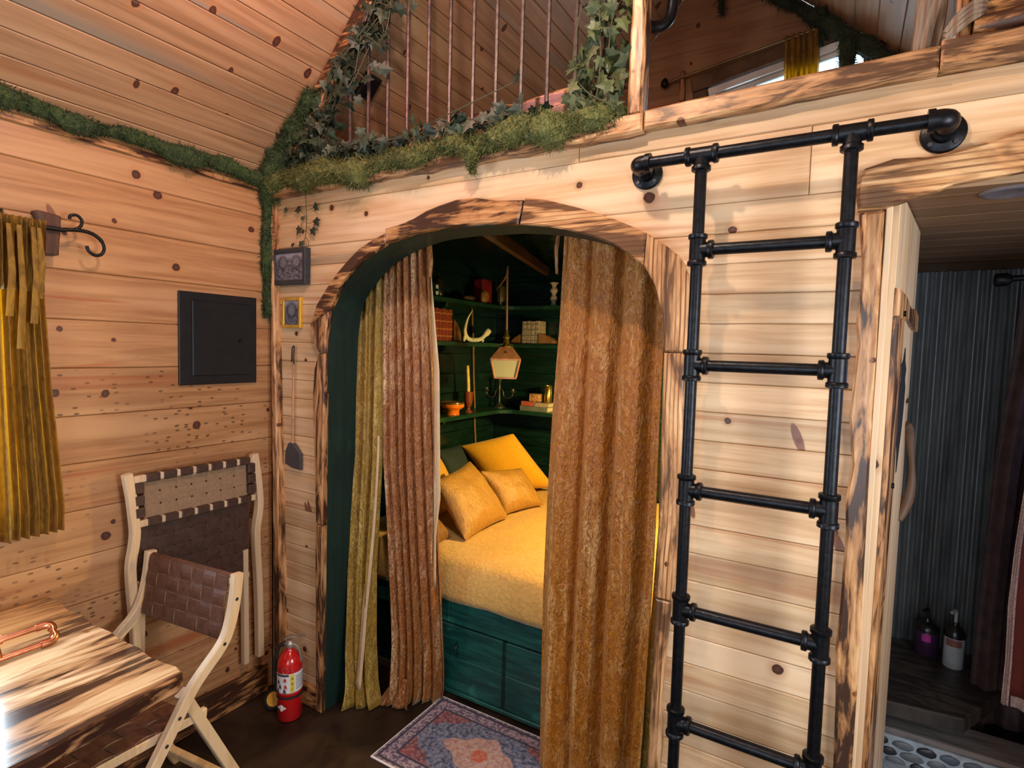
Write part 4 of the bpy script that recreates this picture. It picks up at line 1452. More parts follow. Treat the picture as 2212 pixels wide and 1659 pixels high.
# small tape roll in the corner
tr_ = thing('tape_roll', (0.14, -0.085, 0.0), 'small dark roll with a yellow round face lying in the corner', 'roll')
rm = Matrix.Translation((0.150, -0.10, 0.035)) @ Matrix.Rotation(0.6, 4, 'Z') @ Matrix.Rotation(PI / 2 - 0.6, 4, 'X')
o = obj('rim', lathe([(0.040, -0.014), (0.044, -0.010), (0.044, 0.010), (0.040, 0.014)], (0, 0, 0), 20), 'rubber_black', None, smooth=True)
o.data.transform(rm)
o.parent = tr_
o.location = -Vector(tr_.location)
o = obj('face', lathe([(0.0, 0.0165), (0.030, 0.0165), (0.032, 0.013)], (0, 0, 0), 20), 'tape_yellow', None, smooth=True)
o.data.transform(rm)
o.parent = tr_
o.location = -Vector(tr_.location)

# ---- rug
rgm = boxo('rug', (0.745, 1.485, -0.097, 0.377, 0.0, 0.006), 'rug_pattern', None, bevel=0.002)
tag(rgm, 'patterned rug with red field and blue medallion in front of the bed', 'rug')

# ---- table
tb_ = thing('wall_table', (0.45, -1.3, 0.0), 'torched live-edge pine table with glossy top in the lower left', 'table')
edge_end = [(0.02, -0.880), (0.10, -0.872), (0.17, -0.886), (0.26, -0.876), (0.35, -0.888), (0.44, -0.878), (0.52, -0.884), (0.60, -0.878), (0.68, -0.886), (0.745, -0.880), (0.79, -0.872), (0.828, -0.880)]
edge_side = [(0.846, -0.905), (0.850, -0.96), (0.862, -1.03), (0.868, -1.12), (0.880, -1.20), (0.884, -1.30), (0.896, -1.42), (0.89, -1.55), (0.90, -1.72)]
top_poly = edge_end + edge_side + [(0.02, -1.72)]
obj('top', prism(top_poly, 'xy', 0.776, 0.738, bevel=0.006), 'table_slab', tb_, smooth=False)
boxo('apron', (0.03, 0.78, -1.66, -1.62, 0.66, 0.737), 'pine_clear_x', tb_, bevel=0.003)
for (lx, ly) in ((0.06, -1.64), (0.78, -1.64)):
    boxo('leg', (lx - 0.03, lx + 0.03, ly - 0.03, ly + 0.03, 0.0, 0.737), 'burnt_z', tb_, bevel=0.004)
boxo('wall_cleat', (0.0, 0.025, -1.70, -0.90, 0.66, 0.737), 'pine_clear_x', tb_, bevel=0.003)

# copper pipe frame lying on the table
cp = thing('copper_pipe_rack', (0.37, -1.2, 0.776), 'copper pipe rail with elbows standing on the table top', 'pipe rack')
for zz, xx in ((0.788, 0.390), (0.826, 0.356)):
    obj('pipe', tube([(xx, -1.55, zz), (xx, -1.005, zz)], 0.0085, 12), 'copper', cp, smooth=True)
obj('end_pipe', tube([(0.390, -1.0, 0.788), (0.356, -1.0, 0.826)], 0.0085, 12), 'copper', cp, smooth=True)
for (xx, zz) in ((0.390, 0.788), (0.356, 0.826)):
    bm = tube(catmull([(xx, -1.035, zz), (xx, -1.012, zz), (xx + (0.373 - xx) * 0.35, -1.0, zz + (0.807 - zz) * 0.35), (xx + (0.373 - xx) * 0.8, -1.0, zz + (0.807 - zz) * 0.8)], 4), 0.0115, 12)
    obj('elbow', bm, 'copper', cp, smooth=True)
obj('tee_fitting', tube([(0.356, -1.15, 0.826), (0.356, -1.11, 0.826)], 0.0125, 12), 'copper', cp, smooth=True)
obj('tee_fitting', tube([(0.366, -1.13, 0.822), (0.392, -1.13, 0.788)], 0.0115, 12), 'copper', cp, smooth=True)

# ================================================================== CHAIRS
def weave(parent, O, U, V, Nn, wu, wv, nu, nv, strap_u, strap_v, mat_u, mat_v, amp=0.0022, wrap_u=0.0, wrap_v=0.0):
    """basket weave: nv straps running along U, nu straps running along V; each strap its own part"""
    O, U, V, Nn = Vector(O), Vector(U).normalized(), Vector(V).normalized(), Vector(Nn).normalized()

    def ribbon(name, along, across, L, c, half, n_cross, flip, mat, wr):
        bm = bmesh.new()
        steps = n_cross * 4
        rows = []
        th = 0.0016
        for i in range(-1, steps + 2):
            t = min(max(i / steps, 0), 1) * L
            ph = t / L * n_cross
            off = amp * math.cos(PI * (ph - 0.5)) * flip
            if i < 0 or i > steps:
                t += (-wr if i < 0 else wr)
                off = -0.012 if wr else off
            p = O + along * t + across * c
            rows.append([bm.verts.new(p + across * s * half + Nn * (off + th * q)) for (s, q) in ((-1, 1), (1, 1), (1, -1), (-1, -1))])
        for a, b in zip(rows[:-1], rows[1:]):
            for k in range(4):
                bm.faces.new((a[k], a[(k + 1) % 4], b[(k + 1) % 4], b[k]))
        bm.faces.new(rows[0])
        bm.faces.new(list(reversed(rows[-1])))
        bmesh.ops.recalc_face_normals(bm, faces=bm.faces)
        o = obj(name, bm, mat, parent)
        o.data.materials.append(MATS['leather_under'])
        for pl in o.data.polygons:
            if abs(pl.normal.dot(across)) > 0.8:
                pl.material_index = 1
    for j in range(nv):
        ribbon('cross_strap', U, V, wu, wv * (j + 0.5) / nv, strap_u / 2, nu, 1 if j % 2 else -1, mat_u, wrap_u)
    for i in range(nu):
        ribbon('long_strap', V, U, wv, wu * (i + 0.5) / nu, strap_v / 2, nv, -1 if i % 2 else 1, mat_v, wrap_v)


# chair at the table
S = Vector((0.9938, 0.1115, 0))
F = Vector((0.1115, -0.9938, 0))
NB = Vector((0.555, -0.545, 0))          # foot of the near rail's top, on the floor
FB = NB - S * 0.458
ch = thing('folding_chair', (0.32, -0.62, 0), 'brown woven leather folding chair with oak frame pulled up to the table', 'chair')


def cpt(side, t, z, inset=0.0):
    b = NB - S * inset if side else FB + S * inset
    p = b + F * t
    return Vector((p.x, p.y, z))


RAIL = [(0.0, 0.868), (0.008, 0.80), (0.022, 0.73), (0.045, 0.668), (0.075, 0.632), (0.115, 0.600), (0.160, 0.562), (0.195, 0.520), (0.235, 0.462), (0.300, 0.372), (0.42, 0.205), (0.565, 0.0)]
LEG = [(0.185, 0.540), (0.10, 0.362), (0.0, 0.155), (-0.075, 0.0)]
for side in (0, 1):
    rp = catmull([cpt(side, t, z) for t, z in RAIL], 4)
    r = obj('side_rail', beam(rp, 0.026, 0.036, S), 'chair_oak', ch)
    lp = [cpt(side, t, z, 0.030) for t, z in LEG]
    g = obj('leg', beam(lp, 0.022, 0.036, S), 'chair_oak', ch)
    for (t, z) in ((0.012, 0.785), (0.060, 0.650), (0.22, 0.488), (0.262, 0.425)):
        p = cpt(side, t, z)
        sg = 1 if side else -1
        obj('screw', tube([p + S * sg * 0.0125, p + S * sg * 0.0140], 0.006, 10), 'screw_steel', r, smooth=True)
    p = cpt(side, 0.185, 0.528, 0.030)
    obj('screw', tube([p + S * (1 if side else -1) * 0.0105, p + S * (1 if side else -1) * 0.0125], 0.006, 10), 'screw_steel', g, smooth=True)
obj('back_rail', beam([cpt(0, 0.004, 0.842, 0.01), cpt(1, 0.004, 0.842, 0.01)], 0.022, 0.024, (0, 0, 1)), 'chair_oak', ch)
obj('back_rail', beam([cpt(0, 0.036, 0.664, 0.01), cpt(1, 0.036, 0.664, 0.01)], 0.022, 0.024, (0, 0, 1)), 'chair_oak', ch)
bk = bpy.data.objects.new('back_panel', None)
link(bk, None)
bk.parent = ch
bk.location = (0, 0, 0)
bk.location = Vector((0.32, -0.56, 0.66)) - Vector(ch.location)
V_ = (cpt(0, 0.0, 0.858) - cpt(0, 0.034, 0.650))
Nb = S.cross(V_).normalized()
if Nb.dot(F) < 0:
    Nb = -Nb
weave(bk, cpt(0, 0.034, 0.650, 0.022) + Nb * 0.016, S, V_, Nb, 0.414, V_.length, 7, 4, 0.0485, 0.0575, 'leather_brown', 'leather_brown', 0.0036, 0.0, 0.008)
# seat
obj('seat_rail', beam([cpt(0, 0.16, 0.430, 0.032), cpt(1, 0.16, 0.430, 0.032)], 0.028, 0.026, F), 'chair_oak', ch)
obj('seat_rail', beam([cpt(0, 0.555, 0.462, 0.032), cpt(1, 0.555, 0.462, 0.032)], 0.028, 0.026, F), 'chair_oak', ch)
for side in (0, 1):
    obj('seat_side', beam([cpt(side, 0.10, 0.425, 0.034), cpt(side, 0.575, 0.464, 0.034)], 0.022, 0.030, S), 'chair_oak', ch)
st = bpy.data.objects.new('seat', None)
COL.objects.link(st)
st.parent = ch
st.location = Vector((0.35, -0.85, 0.45)) - Vector(ch.location)
V_ = cpt(0, 0.565, 0.481) - cpt(0, 0.15, 0.449)
Nb = S.cross(V_).normalized()
if Nb.z < 0:
    Nb = -Nb
weave(st, cpt(0, 0.15, 0.449, 0.028), S, V_, Nb, 0.402, V_.length, 7, 7, 0.055, 0.055, 'leather_brown', 'leather_brown', 0.0036, 0.004, 0.008)
obj('stretcher', beam([cpt(0, -0.035, 0.075, 0.03), cpt(1, -0.035, 0.075, 0.03)], 0.024, 0.03, (0, 0, 1)), 'chair_oak', ch)
obj('foot_bar', beam([cpt(0, 0.44, 0.175, 0.01), cpt(1, 0.44, 0.175, 0.01)], 0.024, 0.03, (0, 0, 1)), 'chair_oak', ch)

# folded chair hanging against the wall
c2 = thing('folding_chair', (0.06, -0.41, 0.20), 'folded woven leather chair hung flat against the left wall under the black panel', 'chair')
for (yy, nm) in ((-0.655, 'side_rail'), (-0.140, 'side_rail')):
    dy = 0.030 if yy < -0.4 else 0.0
    sgn = 1 if yy > -0.4 else -1
    pth = catmull([(0.058, yy - 0.0, 1.162), (0.062, yy + 0.012, 1.07), (0.066, yy + 0.018, 0.985), (0.067, yy + 0.020, 0.935), (0.068, yy + 0.014, 0.885), (0.069, yy + 0.004, 0.830), (0.068, yy + 0.004, 0.76), (0.062, yy + 0.02, 0.52), (0.056, yy + 0.03, 0.22)], 4)
    obj('side_rail', beam(pth, 0.030, 0.034, (0, 1, 0)), 'chair_oak', c2)
    obj('leg', beam([(0.055, yy - sgn * 0.045, 0.74), (0.045, yy - sgn * 0.035, 0.21)], 0.024, 0.030, (0, 1, 0)), 'chair_oak', c2)
for zz, xx in ((1.138, 0.060), (0.970, 0.068)):
    obj('back_rail', beam([(xx, -0.64, zz), (xx, -0.145, zz)], 0.026, 0.022, (0, 0, 1)), 'chair_oak', c2)
    for i in range(7):
        y0 = -0.594 + i * 0.063
        bm = box(bmesh.new(), xx - 0.016, xx + 0.0155, y0, y0 + 0.050, zz - 0.0155, zz + 0.0155, bevel=0.003)
        obj('strap_wrap', bm, 'leather_dark', c2)
for j in range(3):
    z0 = 0.992 + j * 0.046
    for y0 in (-0.638, -0.178):
        xx = 0.067 - (z0 - 0.99) * 0.05
        obj('strap_wrap', box(bmesh.new(), xx - 0.014, xx + 0.016, y0, y0 + 0.034, z0, z0 + 0.040, bevel=0.003), 'leather_dark', c2)
bp2 = bpy.data.objects.new('back_panel', None)
COL.objects.link(bp2)
bp2.parent = c2
bp2.location = Vector((0.09, -0.4, 1.05)) - Vector(c2.location)
V_ = Vector((0.060 - 0.068, 0, 0.150))
weave(bp2, (0.062, -0.600, 0.980), (0, 1, 0), V_, (1, 0, 0.15), 0.425, V_.length, 7, 3, 0.043, 0.054, 'leather_under', 'leather_under', 0.0014)
sp2 = bpy.data.objects.new('seat', None)
COL.objects.link(sp2)
sp2.parent = c2
sp2.location = Vector((0.10, -0.4, 0.8)) - Vector(c2.location)
weave(sp2, (0.060, -0.618, 0.625), (0, 1, 0), (0.0, 0, 1), (1, 0, 0.0), 0.452, 0.335, 7, 6, 0.048, 0.056, 'leather_dark', 'leather_dark', 0.0016)
boxo('gap_dark_sheet', (0.046, 0.055, -0.60, -0.18, 0.63, 0.955), 'rubber_black', c2)  # black sheet added behind the weave so its gaps look dark
for zz in (0.620, 0.962):
    obj('seat_rail', beam([(0.052, -0.62, zz), (0.052, -0.165, zz)], 0.024, 0.022, (0, 0, 1)), 'chair_oak', c2)
boxo('hang_peg', (0.0, 0.06, -0.42, -0.40, 1.118, 1.130), 'chair_oak', c2)

# ================================================================== ALCOVE
# ---- bed
bed = thing('alcove_bed', (1.15, 1.15, 0.0), 'built-in bed with teal painted drawer front in the alcove', 'bed')
boxo('frame', (0.03, 2.28, 0.435, 1.93, 0.03, 0.46), 'green_shiplap', bed)
boxo('toe_kick', (0.03, 2.28, 0.42, 0.435, 0.0, 0.03), 'dark_backing', bed)
for (x0, x1) in ((0.06, 0.75), (0.75, 1.50), (1.50, 2.26)):
    boxo('top_board', (x0 + 0.0006, x1 - 0.0006, 0.412, 0.434, 0.352, 0.520), 'green_bed', bed, bevel=0.003)
for (x0, x1) in ((0.42, 1.050), (1.066, 1.70)):
    d = bpy.data.objects.new('drawer', None)
    COL.objects.link(d)
    d.parent = bed
    d.location = Vector(((x0 + x1) / 2, 0.42, 0.18)) - Vector(bed.location)
    for (z0, z1) in ((0.032, 0.190), (0.1915, 0.343)):
        boxo('drawer_board', (x0, x1, 0.412, 0.434, z0, z1), 'green_bed', d, bevel=0.003)
    xm = 0.80 if x0 < 1 else 1.38
    obj('drawer_pull', tube(catmull([(xm - 0.0, 0.412, 0.262), (xm + 0.006, 0.392, 0.255), (xm + 0.008, 0.390, 0.235), (xm + 0.006, 0.392, 0.215), (xm, 0.412, 0.208)], 4), 0.006, 8), 'green_shiplap', d, smooth=True)
boxo('stile', (1.0515, 1.0645, 0.416, 0.434, 0.032, 0.345), 'green_shiplap', bed)
boxo('base_strip', (0.42, 1.70, 0.404, 0.434, 0.012, 0.030), 'green_bed', bed, bevel=0.003)
mt_ = boxo('mattress', (0.05, 2.26, 0.43, 1.91, 0.46, 0.635), 'wax_white', bed, bevel=0.03)

# quilt
bm = bmesh.new()
prof = [(0.396, 0.478), (0.390, 0.505), (0.388, 0.54), (0.390, 0.58), (0.397, 0.612), (0.412, 0.637), (0.436, 0.652), (0.48, 0.660)] + [(0.52 + 0.05 * i, 0.662) for i in range(29)]
rows = []
NX = 90
for i in range(NX + 1):
    xx = 0.04 + 2.20 * i / NX
    row = []
    for k, (yy, zz) in enumerate(prof):
        w_ = 0.006 * mnoise.noise(Vector((xx * 7, yy * 7, 1))) + 0.004 * mnoise.noise(Vector((xx * 19, yy * 15, 5)))
        dz = w_ if k > 6 else 0
        dy = (w_ * 0.8) if k <= 6 else 0
        hem = 0.010 * mnoise.noise(Vector((xx * 4.5, 2, 8))) if k == 0 else 0
        row.append(bm.verts.new((xx, yy - abs(dy), zz + dz + hem)))
    rows.append(row)
for a, b in zip(rows[:-1], rows[1:]):
    for k in range(len(prof) - 1):
        bm.faces.new((a[k], b[k], b[k + 1], a[k + 1]))
q = obj('quilt', bm, 'quilt_yellow', None, smooth=True)
md = q.modifiers.new('thickness', 'SOLIDIFY')
md.thickness = 0.012
md.offset = 1.0
tag(q, 'yellow quilted bedspread covering the bed', 'quilt')


def pillow(name, c00, c10, c11, c01, T, mat, label, ears=0.0, n=14, wr=0.006):
    """cushion between four corners (bottom-left, bottom-right, top-right, top-left)"""
    c = [Vector(p) for p in (c00, c10, c11, c01)]
    nrm = ((c[1] - c[0]).cross(c[3] - c[0])).normalized()
    bm = bmesh.new()
    grid = {}
    for sd in (1, -1):
        for i in range(n + 1):
            for j in range(n + 1):
                s, t = i / n, j / n
                if sd == -1 and (i in (0, n) or j in (0, n)):
                    grid[(sd, i, j)] = grid[(1, i, j)]
                    continue
                S_, T_ = 2 * s - 1, 2 * t - 1
                pull = 0.10 * (1 - ears)
                s2 = 0.5 + 0.5 * S_ * (1 - pull * (1 - T_ * T_) * abs(S_) ** 2)
                t2 = 0.5 + 0.5 * T_ * (1 - pull * (1 - S_ * S_) * abs(T_) ** 2)
                p = c[0] * (1 - s2) * (1 - t2) + c[1] * s2 * (1 - t2) + c[2] * s2 * t2 + c[3] * (1 - s2) * t2
                h = T * ((1 - abs(S_) ** 2.6) ** 0.62) * ((1 - abs(T_) ** 2.6) ** 0.62)
                h += wr * mnoise.noise(Vector((S_ * 2.2, T_ * 2.6, sd * 3 + T * 50))) * (1 - abs(S_ * T_))
                h += wr * 0.6 * mnoise.noise(Vector((S_ * 6, T_ * 3, sd * 5 + 2)))
                grid[(sd, i, j)] = bm.verts.new(p + nrm * sd * h)
    for sd in (1, -1):
        for i in range(n):
            for j in range(n):
                f = [grid[(sd, i, j)], grid[(sd, i + 1, j)], grid[(sd, i + 1, j + 1)], grid[(sd, i, j + 1)]]
                if sd == -1:
                    f.reverse()
                try:
                    bm.faces.new(f)
                except ValueError:
                    pass
    bmesh.ops.recalc_face_normals(bm, faces=bm.faces)
    o = obj(name, bm, mat, None, smooth=True)
    o.modifiers.new('smooth', 'SUBSURF').levels = 1
    o.modifiers['smooth'].render_levels = 1
    return tag(o, label, 'pillow')


pillow('bed_pillow', (0.30, 1.52, 0.665), (0.63, 1.80, 0.70), (0.345, 1.66, 1.085), (0.03, 1.45, 0.985), 0.085, 'fleece_yellow', 'largest bright yellow fleece pillow leaning in the alcove corner', 0.8)
pillow('bed_pillow', (0.705, 0.59, 0.675), (0.685, 1.075, 0.678), (0.40, 1.055, 0.995), (0.47, 0.615, 0.960), 0.075, 'cushion_velvet', 'front dull gold velvet cushion leaning on the other pillows', 0.3, wr=0.012)
pillow('bed_pillow', (0.63, 1.10, 0.675), (0.735, 1.42, 0.682), (0.55, 1.43, 0.905), (0.45, 1.08, 0.93), 0.06, 'cushion_velvet', 'smaller gold velvet cushion in front of the big yellow pillow', 0.3, wr=0.012)
pillow('bed_pillow', (0.36, 0.66, 0.672), (0.30, 1.14, 0.672), (0.06, 1.16, 1.005), (0.07, 0.68, 0.985), 0.075, 'fleece_yellow', 'bright yellow pillow at the head of the bed, half hidden by the curtain', 0.5)
pillow('bed_pillow', (0.62, 0.47, 0.675), (0.60, 0.62, 0.675), (0.44, 0.60, 0.80), (0.45, 0.46, 0.80), 0.05, 'brown_velvet', 'small brown velvet cushion tucked beside the front cushion', 0.3)
pillow('bed_pillow', (0.63, 0.415, 0.70), (0.40, 0.41, 0.71), (0.38, 0.45, 0.79), (0.60, 0.45, 0.78), 0.03, 'fleece_yellow', 'yellow fleece bolster lying at the front left corner of the bed', 0.3)
pillow('bed_pillow', (0.16, 1.22, 0.68), (0.22, 1.46, 0.68), (0.04, 1.46, 1.00), (0.03, 1.18, 1.00), 0.05, 'denim_cushion', 'dark blue pillow showing between the two yellow pillows', 0.3)

# ---- shelves
def l_shelf(z, label):
    t = thing('corner_shelf', (0.1, 1.85, z), label, 'shelf', 'green corner shelves in the alcove')
    poly = [(0.0, 0.60), (0.20, 0.60), (0.20, 1.66)] + [(0.20 + 0.09 * (1 - math.cos(a)), 1.66 + 0.09 * math.sin(a)) for a in (0.35, 0.7, 1.05, 1.35)] + [(0.29, 1.75), (1.30, 1.75), (1.30, 1.95), (0.0, 1.95)]
    obj('board', prism(poly, 'xy', z, z - 0.026, bevel=0.003), 'green_shelf', t)
    for yy in (1.12,):
        br = [(0.0, z - 0.027), (0.15, z - 0.027), (0.145, z - 0.05), (0.10, z - 0.07), (0.055, z - 0.10), (0.025, z - 0.15), (0.0, z - 0.17)]
        bm = prism(br, 'xz', yy, yy + 0.02)
        obj('bracket', bm, 'green_shelf', t)
    br = [(1.95, z - 0.027), (1.80, z - 0.027), (1.805, z - 0.05), (1.85, z - 0.07), (1.895, z - 0.10), (1.925, z - 0.15), (1.95, z - 0.17)]
    obj('bracket', prism(br, 'yz', 1.10, 1.12), 'green_shelf', t)
    return t


ZU, ZM, ZL = 1.965, 1.698, 1.225
l_shelf(ZU, 'topmost of the three green corner shelves in the alcove')
l_shelf(ZM, 'middle green corner shelf carrying red books and an antler')
l_shelf(ZL, 'lowest green corner shelf carrying candles and a bowl')

# top shelf things
t = thing('dark_bottle', (0.10, 1.08, ZU), 'dark round bottle behind the small green box on the top shelf', 'bottle')
obj('body', lathe([(0.034, 0.0), (0.036, 0.004), (0.036, 0.11), (0.030, 0.125), (0.016, 0.135), (0.016, 0.155), (0.0, 0.156)], (0.10, 1.10, ZU), 16), 'bottle_dark', t, smooth=True)
t2 = thing('dark_box', (0.135, 1.01, ZU), 'small dark green box with two white squares at the left of the top shelf', 'box')
boxo('body', (0.105, 0.150, 0.985, 1.045, ZU, ZU + 0.085), 'green_shiplap', t2, bevel=0.003)
for zz in (0.012, 0.050):
    boxo('white_square', (0.1502, 0.1515, 1.015, 1.038, ZU + zz, ZU + zz + 0.022), 'white_label', t2)
# red box, amber stone, flat brown stone, tin, candle
o = boxo('red_storage_box', (0.05, 0.125, 1.56, 1.68, ZU, ZU + 0.175), 'red_box', None, bevel=0.004)
tag(o, 'dark red box standing on the top shelf', 'box')


def rock(name, c, r, mat, label, cat, seed):
    bm = bmesh.new()
    bmesh.ops.create_icosphere(bm, subdivisions=3, radius=1.0)
    for v in bm.verts:
        k = 1 + 0.22 * mnoise.noise(v.co * 1.6 + Vector((seed, 0, 0))) + 0.08 * mnoise.noise(v.co * 4 + Vector((0, seed, 0)))
        v.co = Vector((v.co.x * r[0] * k, v.co.y * r[1] * k, v.co.z * r[2] * k))
    zmin = min(v.co.z for v in bm.verts)
    for v in bm.verts:
        v.co += Vector((c[0], c[1], c[2] - zmin))
    return tag(obj(name, bm, mat, None, smooth=True), label, cat)


rock('amber_stone', (0.165, 1.53, ZU), (0.022, 0.045, 0.042), 'stone_amber', 'amber coloured rough stone in front of the red box', 'stone', 3)
rock('brown_stone', (0.12, 1.40, ZU), (0.04, 0.055, 0.022), 'handle_wood', 'low dark brown driftwood lump on the top shelf', 'driftwood', 8)
t = thing('olive_tin', (0.108, 1.83, ZU), 'olive cylindrical tin on the top shelf beside the lantern cord', 'tin')
obj('body', lathe([(0.032, 0.0), (0.033, 0.003), (0.033, 0.135), (0.031, 0.142)], (0.108, 1.83, ZU), 20), 'tin_olive', t, smooth=True)
obj('lid', lathe([(0.030, 0.142), (0.030, 0.150), (0.008, 0.152), (0.006, 0.163), (0.0, 0.164)], (0.108, 1.83, ZU), 16), 'pewter', t, smooth=True)
pr_ = []
for i in range(31):
    u = i / 30
    pr_.append((0.021 + 0.0065 * math.cos(u * 2 * PI * 3.0) + (0.003 if u < .05 or u > .95 else 0), 0.165 * u))
o = obj('bubble_candle', lathe(pr_, (0.530, 1.85, ZU), 18), 'wax_white', None, smooth=True)
tag(o, 'white knobbly candle on the top shelf next to the right curtain', 'candle')

# middle shelf things
def book(name, c, size, ang, mat, label, group, axis_y=True, bands=True, h_off=0.0):
    """upright book: spine faces +x when ang = 0; size = (depth, thickness, height)"""
    d, w, h = size
    t = thing(name, c, label, 'book', group)
    R_ = Matrix.Translation(c) @ Matrix.Rotation(ang, 4, 'Z')
    boxo('cover', (-d, 0.0, -w / 2, w / 2, 0.0, h), mat, t, bevel=0.003, mat4=R_)
    boxo('pages', (-d - 0.002, -0.004, -w / 2 + 0.003, w / 2 - 0.003, 0.004, h + 0.0008), 'paper', t, mat4=R_)
    if bands:
        for zz in (0.14, 0.36, 0.60, 0.84):
            boxo('spine_band', (-0.002, 0.0022, -w / 2 + 0.001, w / 2 - 0.001, h * zz, h * zz + 0.008), 'book_gilt' if mat == 'book_red' else 'book_slate', t, mat4=R_)
    return t


words = ['first', 'second', 'third', 'fourth', 'fifth', 'sixth']
for i in range(6):
    yy = 0.992 + i * 0.0335
    book('red_book', (0.160, yy, ZM), (0.12, 0.031, 0.196 + 0.004 * (i % 2)), 0.0, 'book_red', 'red leather book with gilt bands, %s from the left on the middle shelf' % words[i], 'red books on the middle shelf')
def half_disc(name, plane, c0, r, ctr, d0, d1, label):
    pts = []
    for i in range(13):
        a = PI * i / 12
        pts.append((ctr + r * math.cos(a), c0 + r * 0.82 * math.sin(a)))
    return tag(obj(name, prism(pts, plane, d0, d1, bevel=0.003), 'bookend_wood'), label, 'bookend')


pts = [(1.192, ZM), (1.272, ZM), (1.268, ZM + 0.04), (1.252, ZM + 0.08), (1.228, ZM + 0.115), (1.192, ZM + 0.14)]
o = obj('wood_bookend', prism(pts, 'yz', 0.165, 0.135, bevel=0.003), 'bookend_wood')
tag(o, 'quarter-round wooden bookend beside the red books', 'bookend')
# antler
an_pts = [(0.17, 1.375, ZM + 0.205), (0.17, 1.335, ZM + 0.165), (0.165, 1.315, ZM + 0.115), (0.16, 1.312, ZM + 0.07), (0.16, 1.330, ZM + 0.035), (0.155, 1.375, ZM + 0.018), (0.155, 1.44, ZM + 0.016), (0.16, 1.50, ZM + 0.026), (0.165, 1.545, ZM + 0.055), (0.17, 1.580, ZM + 0.085)]
bm = tube(catmull(an_pts, 5), [0.003 + 0.012 * min(1, i / 20) + (0.006 if i > 40 else 0) for i in range(46)], 10)
tube(catmull([(0.16, 1.318, ZM + 0.05), (0.158, 1.310, ZM + 0.022), (0.158, 1.306, ZM + 0.004)], 4), [0.012] * 6 + [0.008] * 3, 8, bm)
tube(catmull([(0.160, 1.51, ZM + 0.032), (0.162, 1.520, ZM + 0.014), (0.163, 1.522, ZM + 0.003)], 4), [0.011] * 6 + [0.006] * 3, 8, bm)
o = obj('antler', bm, 'antler_white', None, smooth=True)
tag(o, 'white curved antler on the middle shelf', 'antler')
for i in range(4):
    xx = 0.318 + i * 0.0345
    book('grey_book', (xx, 1.815, ZM), (0.11, 0.031, 0.162 + 0.003 * (i % 2)), -PI / 2, 'book_grey', 'pale grey book, %s from the left between the wooden bookends' % words[i], 'grey books on the middle shelf')
pts = [(0.195, ZM), (0.300, ZM), (0.300, ZM + 0.076), (0.275, ZM + 0.070), (0.245, ZM + 0.056), (0.22, ZM + 0.036), (0.203, ZM + 0.014)]
o = obj('wood_bookend', prism(pts, 'xz', 1.825, 1.86, bevel=0.003), 'bookend_wood')
tag(o, 'carved wooden bookend left of the grey books', 'bookend')
pts = [(0.440, ZM), (0.580, ZM), (0.572, ZM + 0.016), (0.545, ZM + 0.040), (0.505, ZM + 0.062), (0.465, ZM + 0.075), (0.440, ZM + 0.078)]
o = obj('wood_bookend', prism(pts, 'xz', 1.805, 1.86, bevel=0.003), 'bookend_wood')
tag(o, 'carved wooden bookend right of the grey books', 'bookend')

# lower shelf things
t = thing('footed_bowl', (0.13, 1.235, ZL), 'orange glazed ceramic bowl on a foot, lowest shelf', 'bowl')
obj('bowl', lathe([(0.046, 0.002), (0.048, 0.0), (0.044, 0.020), (0.050, 0.034), (0.072, 0.046), (0.078, 0.056), (0.077, 0.074), (0.074, 0.080), (0.066, 0.078), (0.060, 0.060), (0.0, 0.052)], (0.125, 1.24, ZL), 24), 'ceramic_orange', t, smooth=True)
obj('rim', lathe([(0.0765, 0.070), (0.079, 0.074), (0.077, 0.082), (0.072, 0.083), (0.068, 0.078)], (0.125, 1.24, ZL), 24), 'tin_olive', t, smooth=True)
t = thing('taper_candle', (0.125, 1.42, ZL), 'cream taper candle in a terracotta goblet on the lowest shelf', 'candle')
obj('holder', lathe([(0.030, 0.0), (0.030, 0.005), (0.014, 0.016), (0.012, 0.030), (0.022, 0.048), (0.029, 0.075), (0.031, 0.110), (0.033, 0.140), (0.027, 0.141), (0.013, 0.120)], (0.125, 1.42, ZL), 20), 'ceramic_terracotta', t, smooth=True)
obj('candle', tube([(0.125, 1.42, ZL + 0.11), (0.127, 1.408, ZL + 0.22), (0.128, 1.395, ZL + 0.318)], [0.012, 0.0115, 0.0105], 12), 'wax_cream', t, smooth=True)
obj('wick', tube([(0.128, 1.395, ZL + 0.318), (0.129, 1.394, ZL + 0.327)], 0.0012, 6), 'rubber_black', t)
t = thing('candelabra', (0.105, 1.83, ZL), 'pewter three-armed candelabra in the shelf corner', 'candelabra')
cx_, cy_ = 0.115, 1.83
obj('stem', lathe([(0.044, 0.0), (0.044, 0.005), (0.020, 0.024), (0.008, 0.04), (0.010, 0.08), (0.007, 0.12), (0.012, 0.15), (0.007, 0.17), (0.013, 0.195), (0.020, 0.205), (0.020, 0.225), (0.012, 0.228)], (cx_, cy_, ZL), 18), 'pewter', t, smooth=True)
for sg in (-1, 1):
    obj('arm', tube(catmull([(cx_, cy_, ZL + 0.145), (cx_ + sg * 0.03, cy_, ZL + 0.125), (cx_ + sg * 0.04, cy_, ZL + 0.085), (cx_ + sg * 0.075, cy_, ZL + 0.072), (cx_ + sg * 0.108, cy_, ZL + 0.09), (cx_ + sg * 0.115, cy_, ZL + 0.112)], 5), 0.0055, 8), 'pewter', t, smooth=True)
    obj('cup', lathe([(0.010, 0.110), (0.024, 0.122), (0.026, 0.128), (0.014, 0.130), (0.014, 0.145), (0.0, 0.145)], (cx_ + sg * 0.115, cy_, ZL), 14), 'pewter', t, smooth=True)


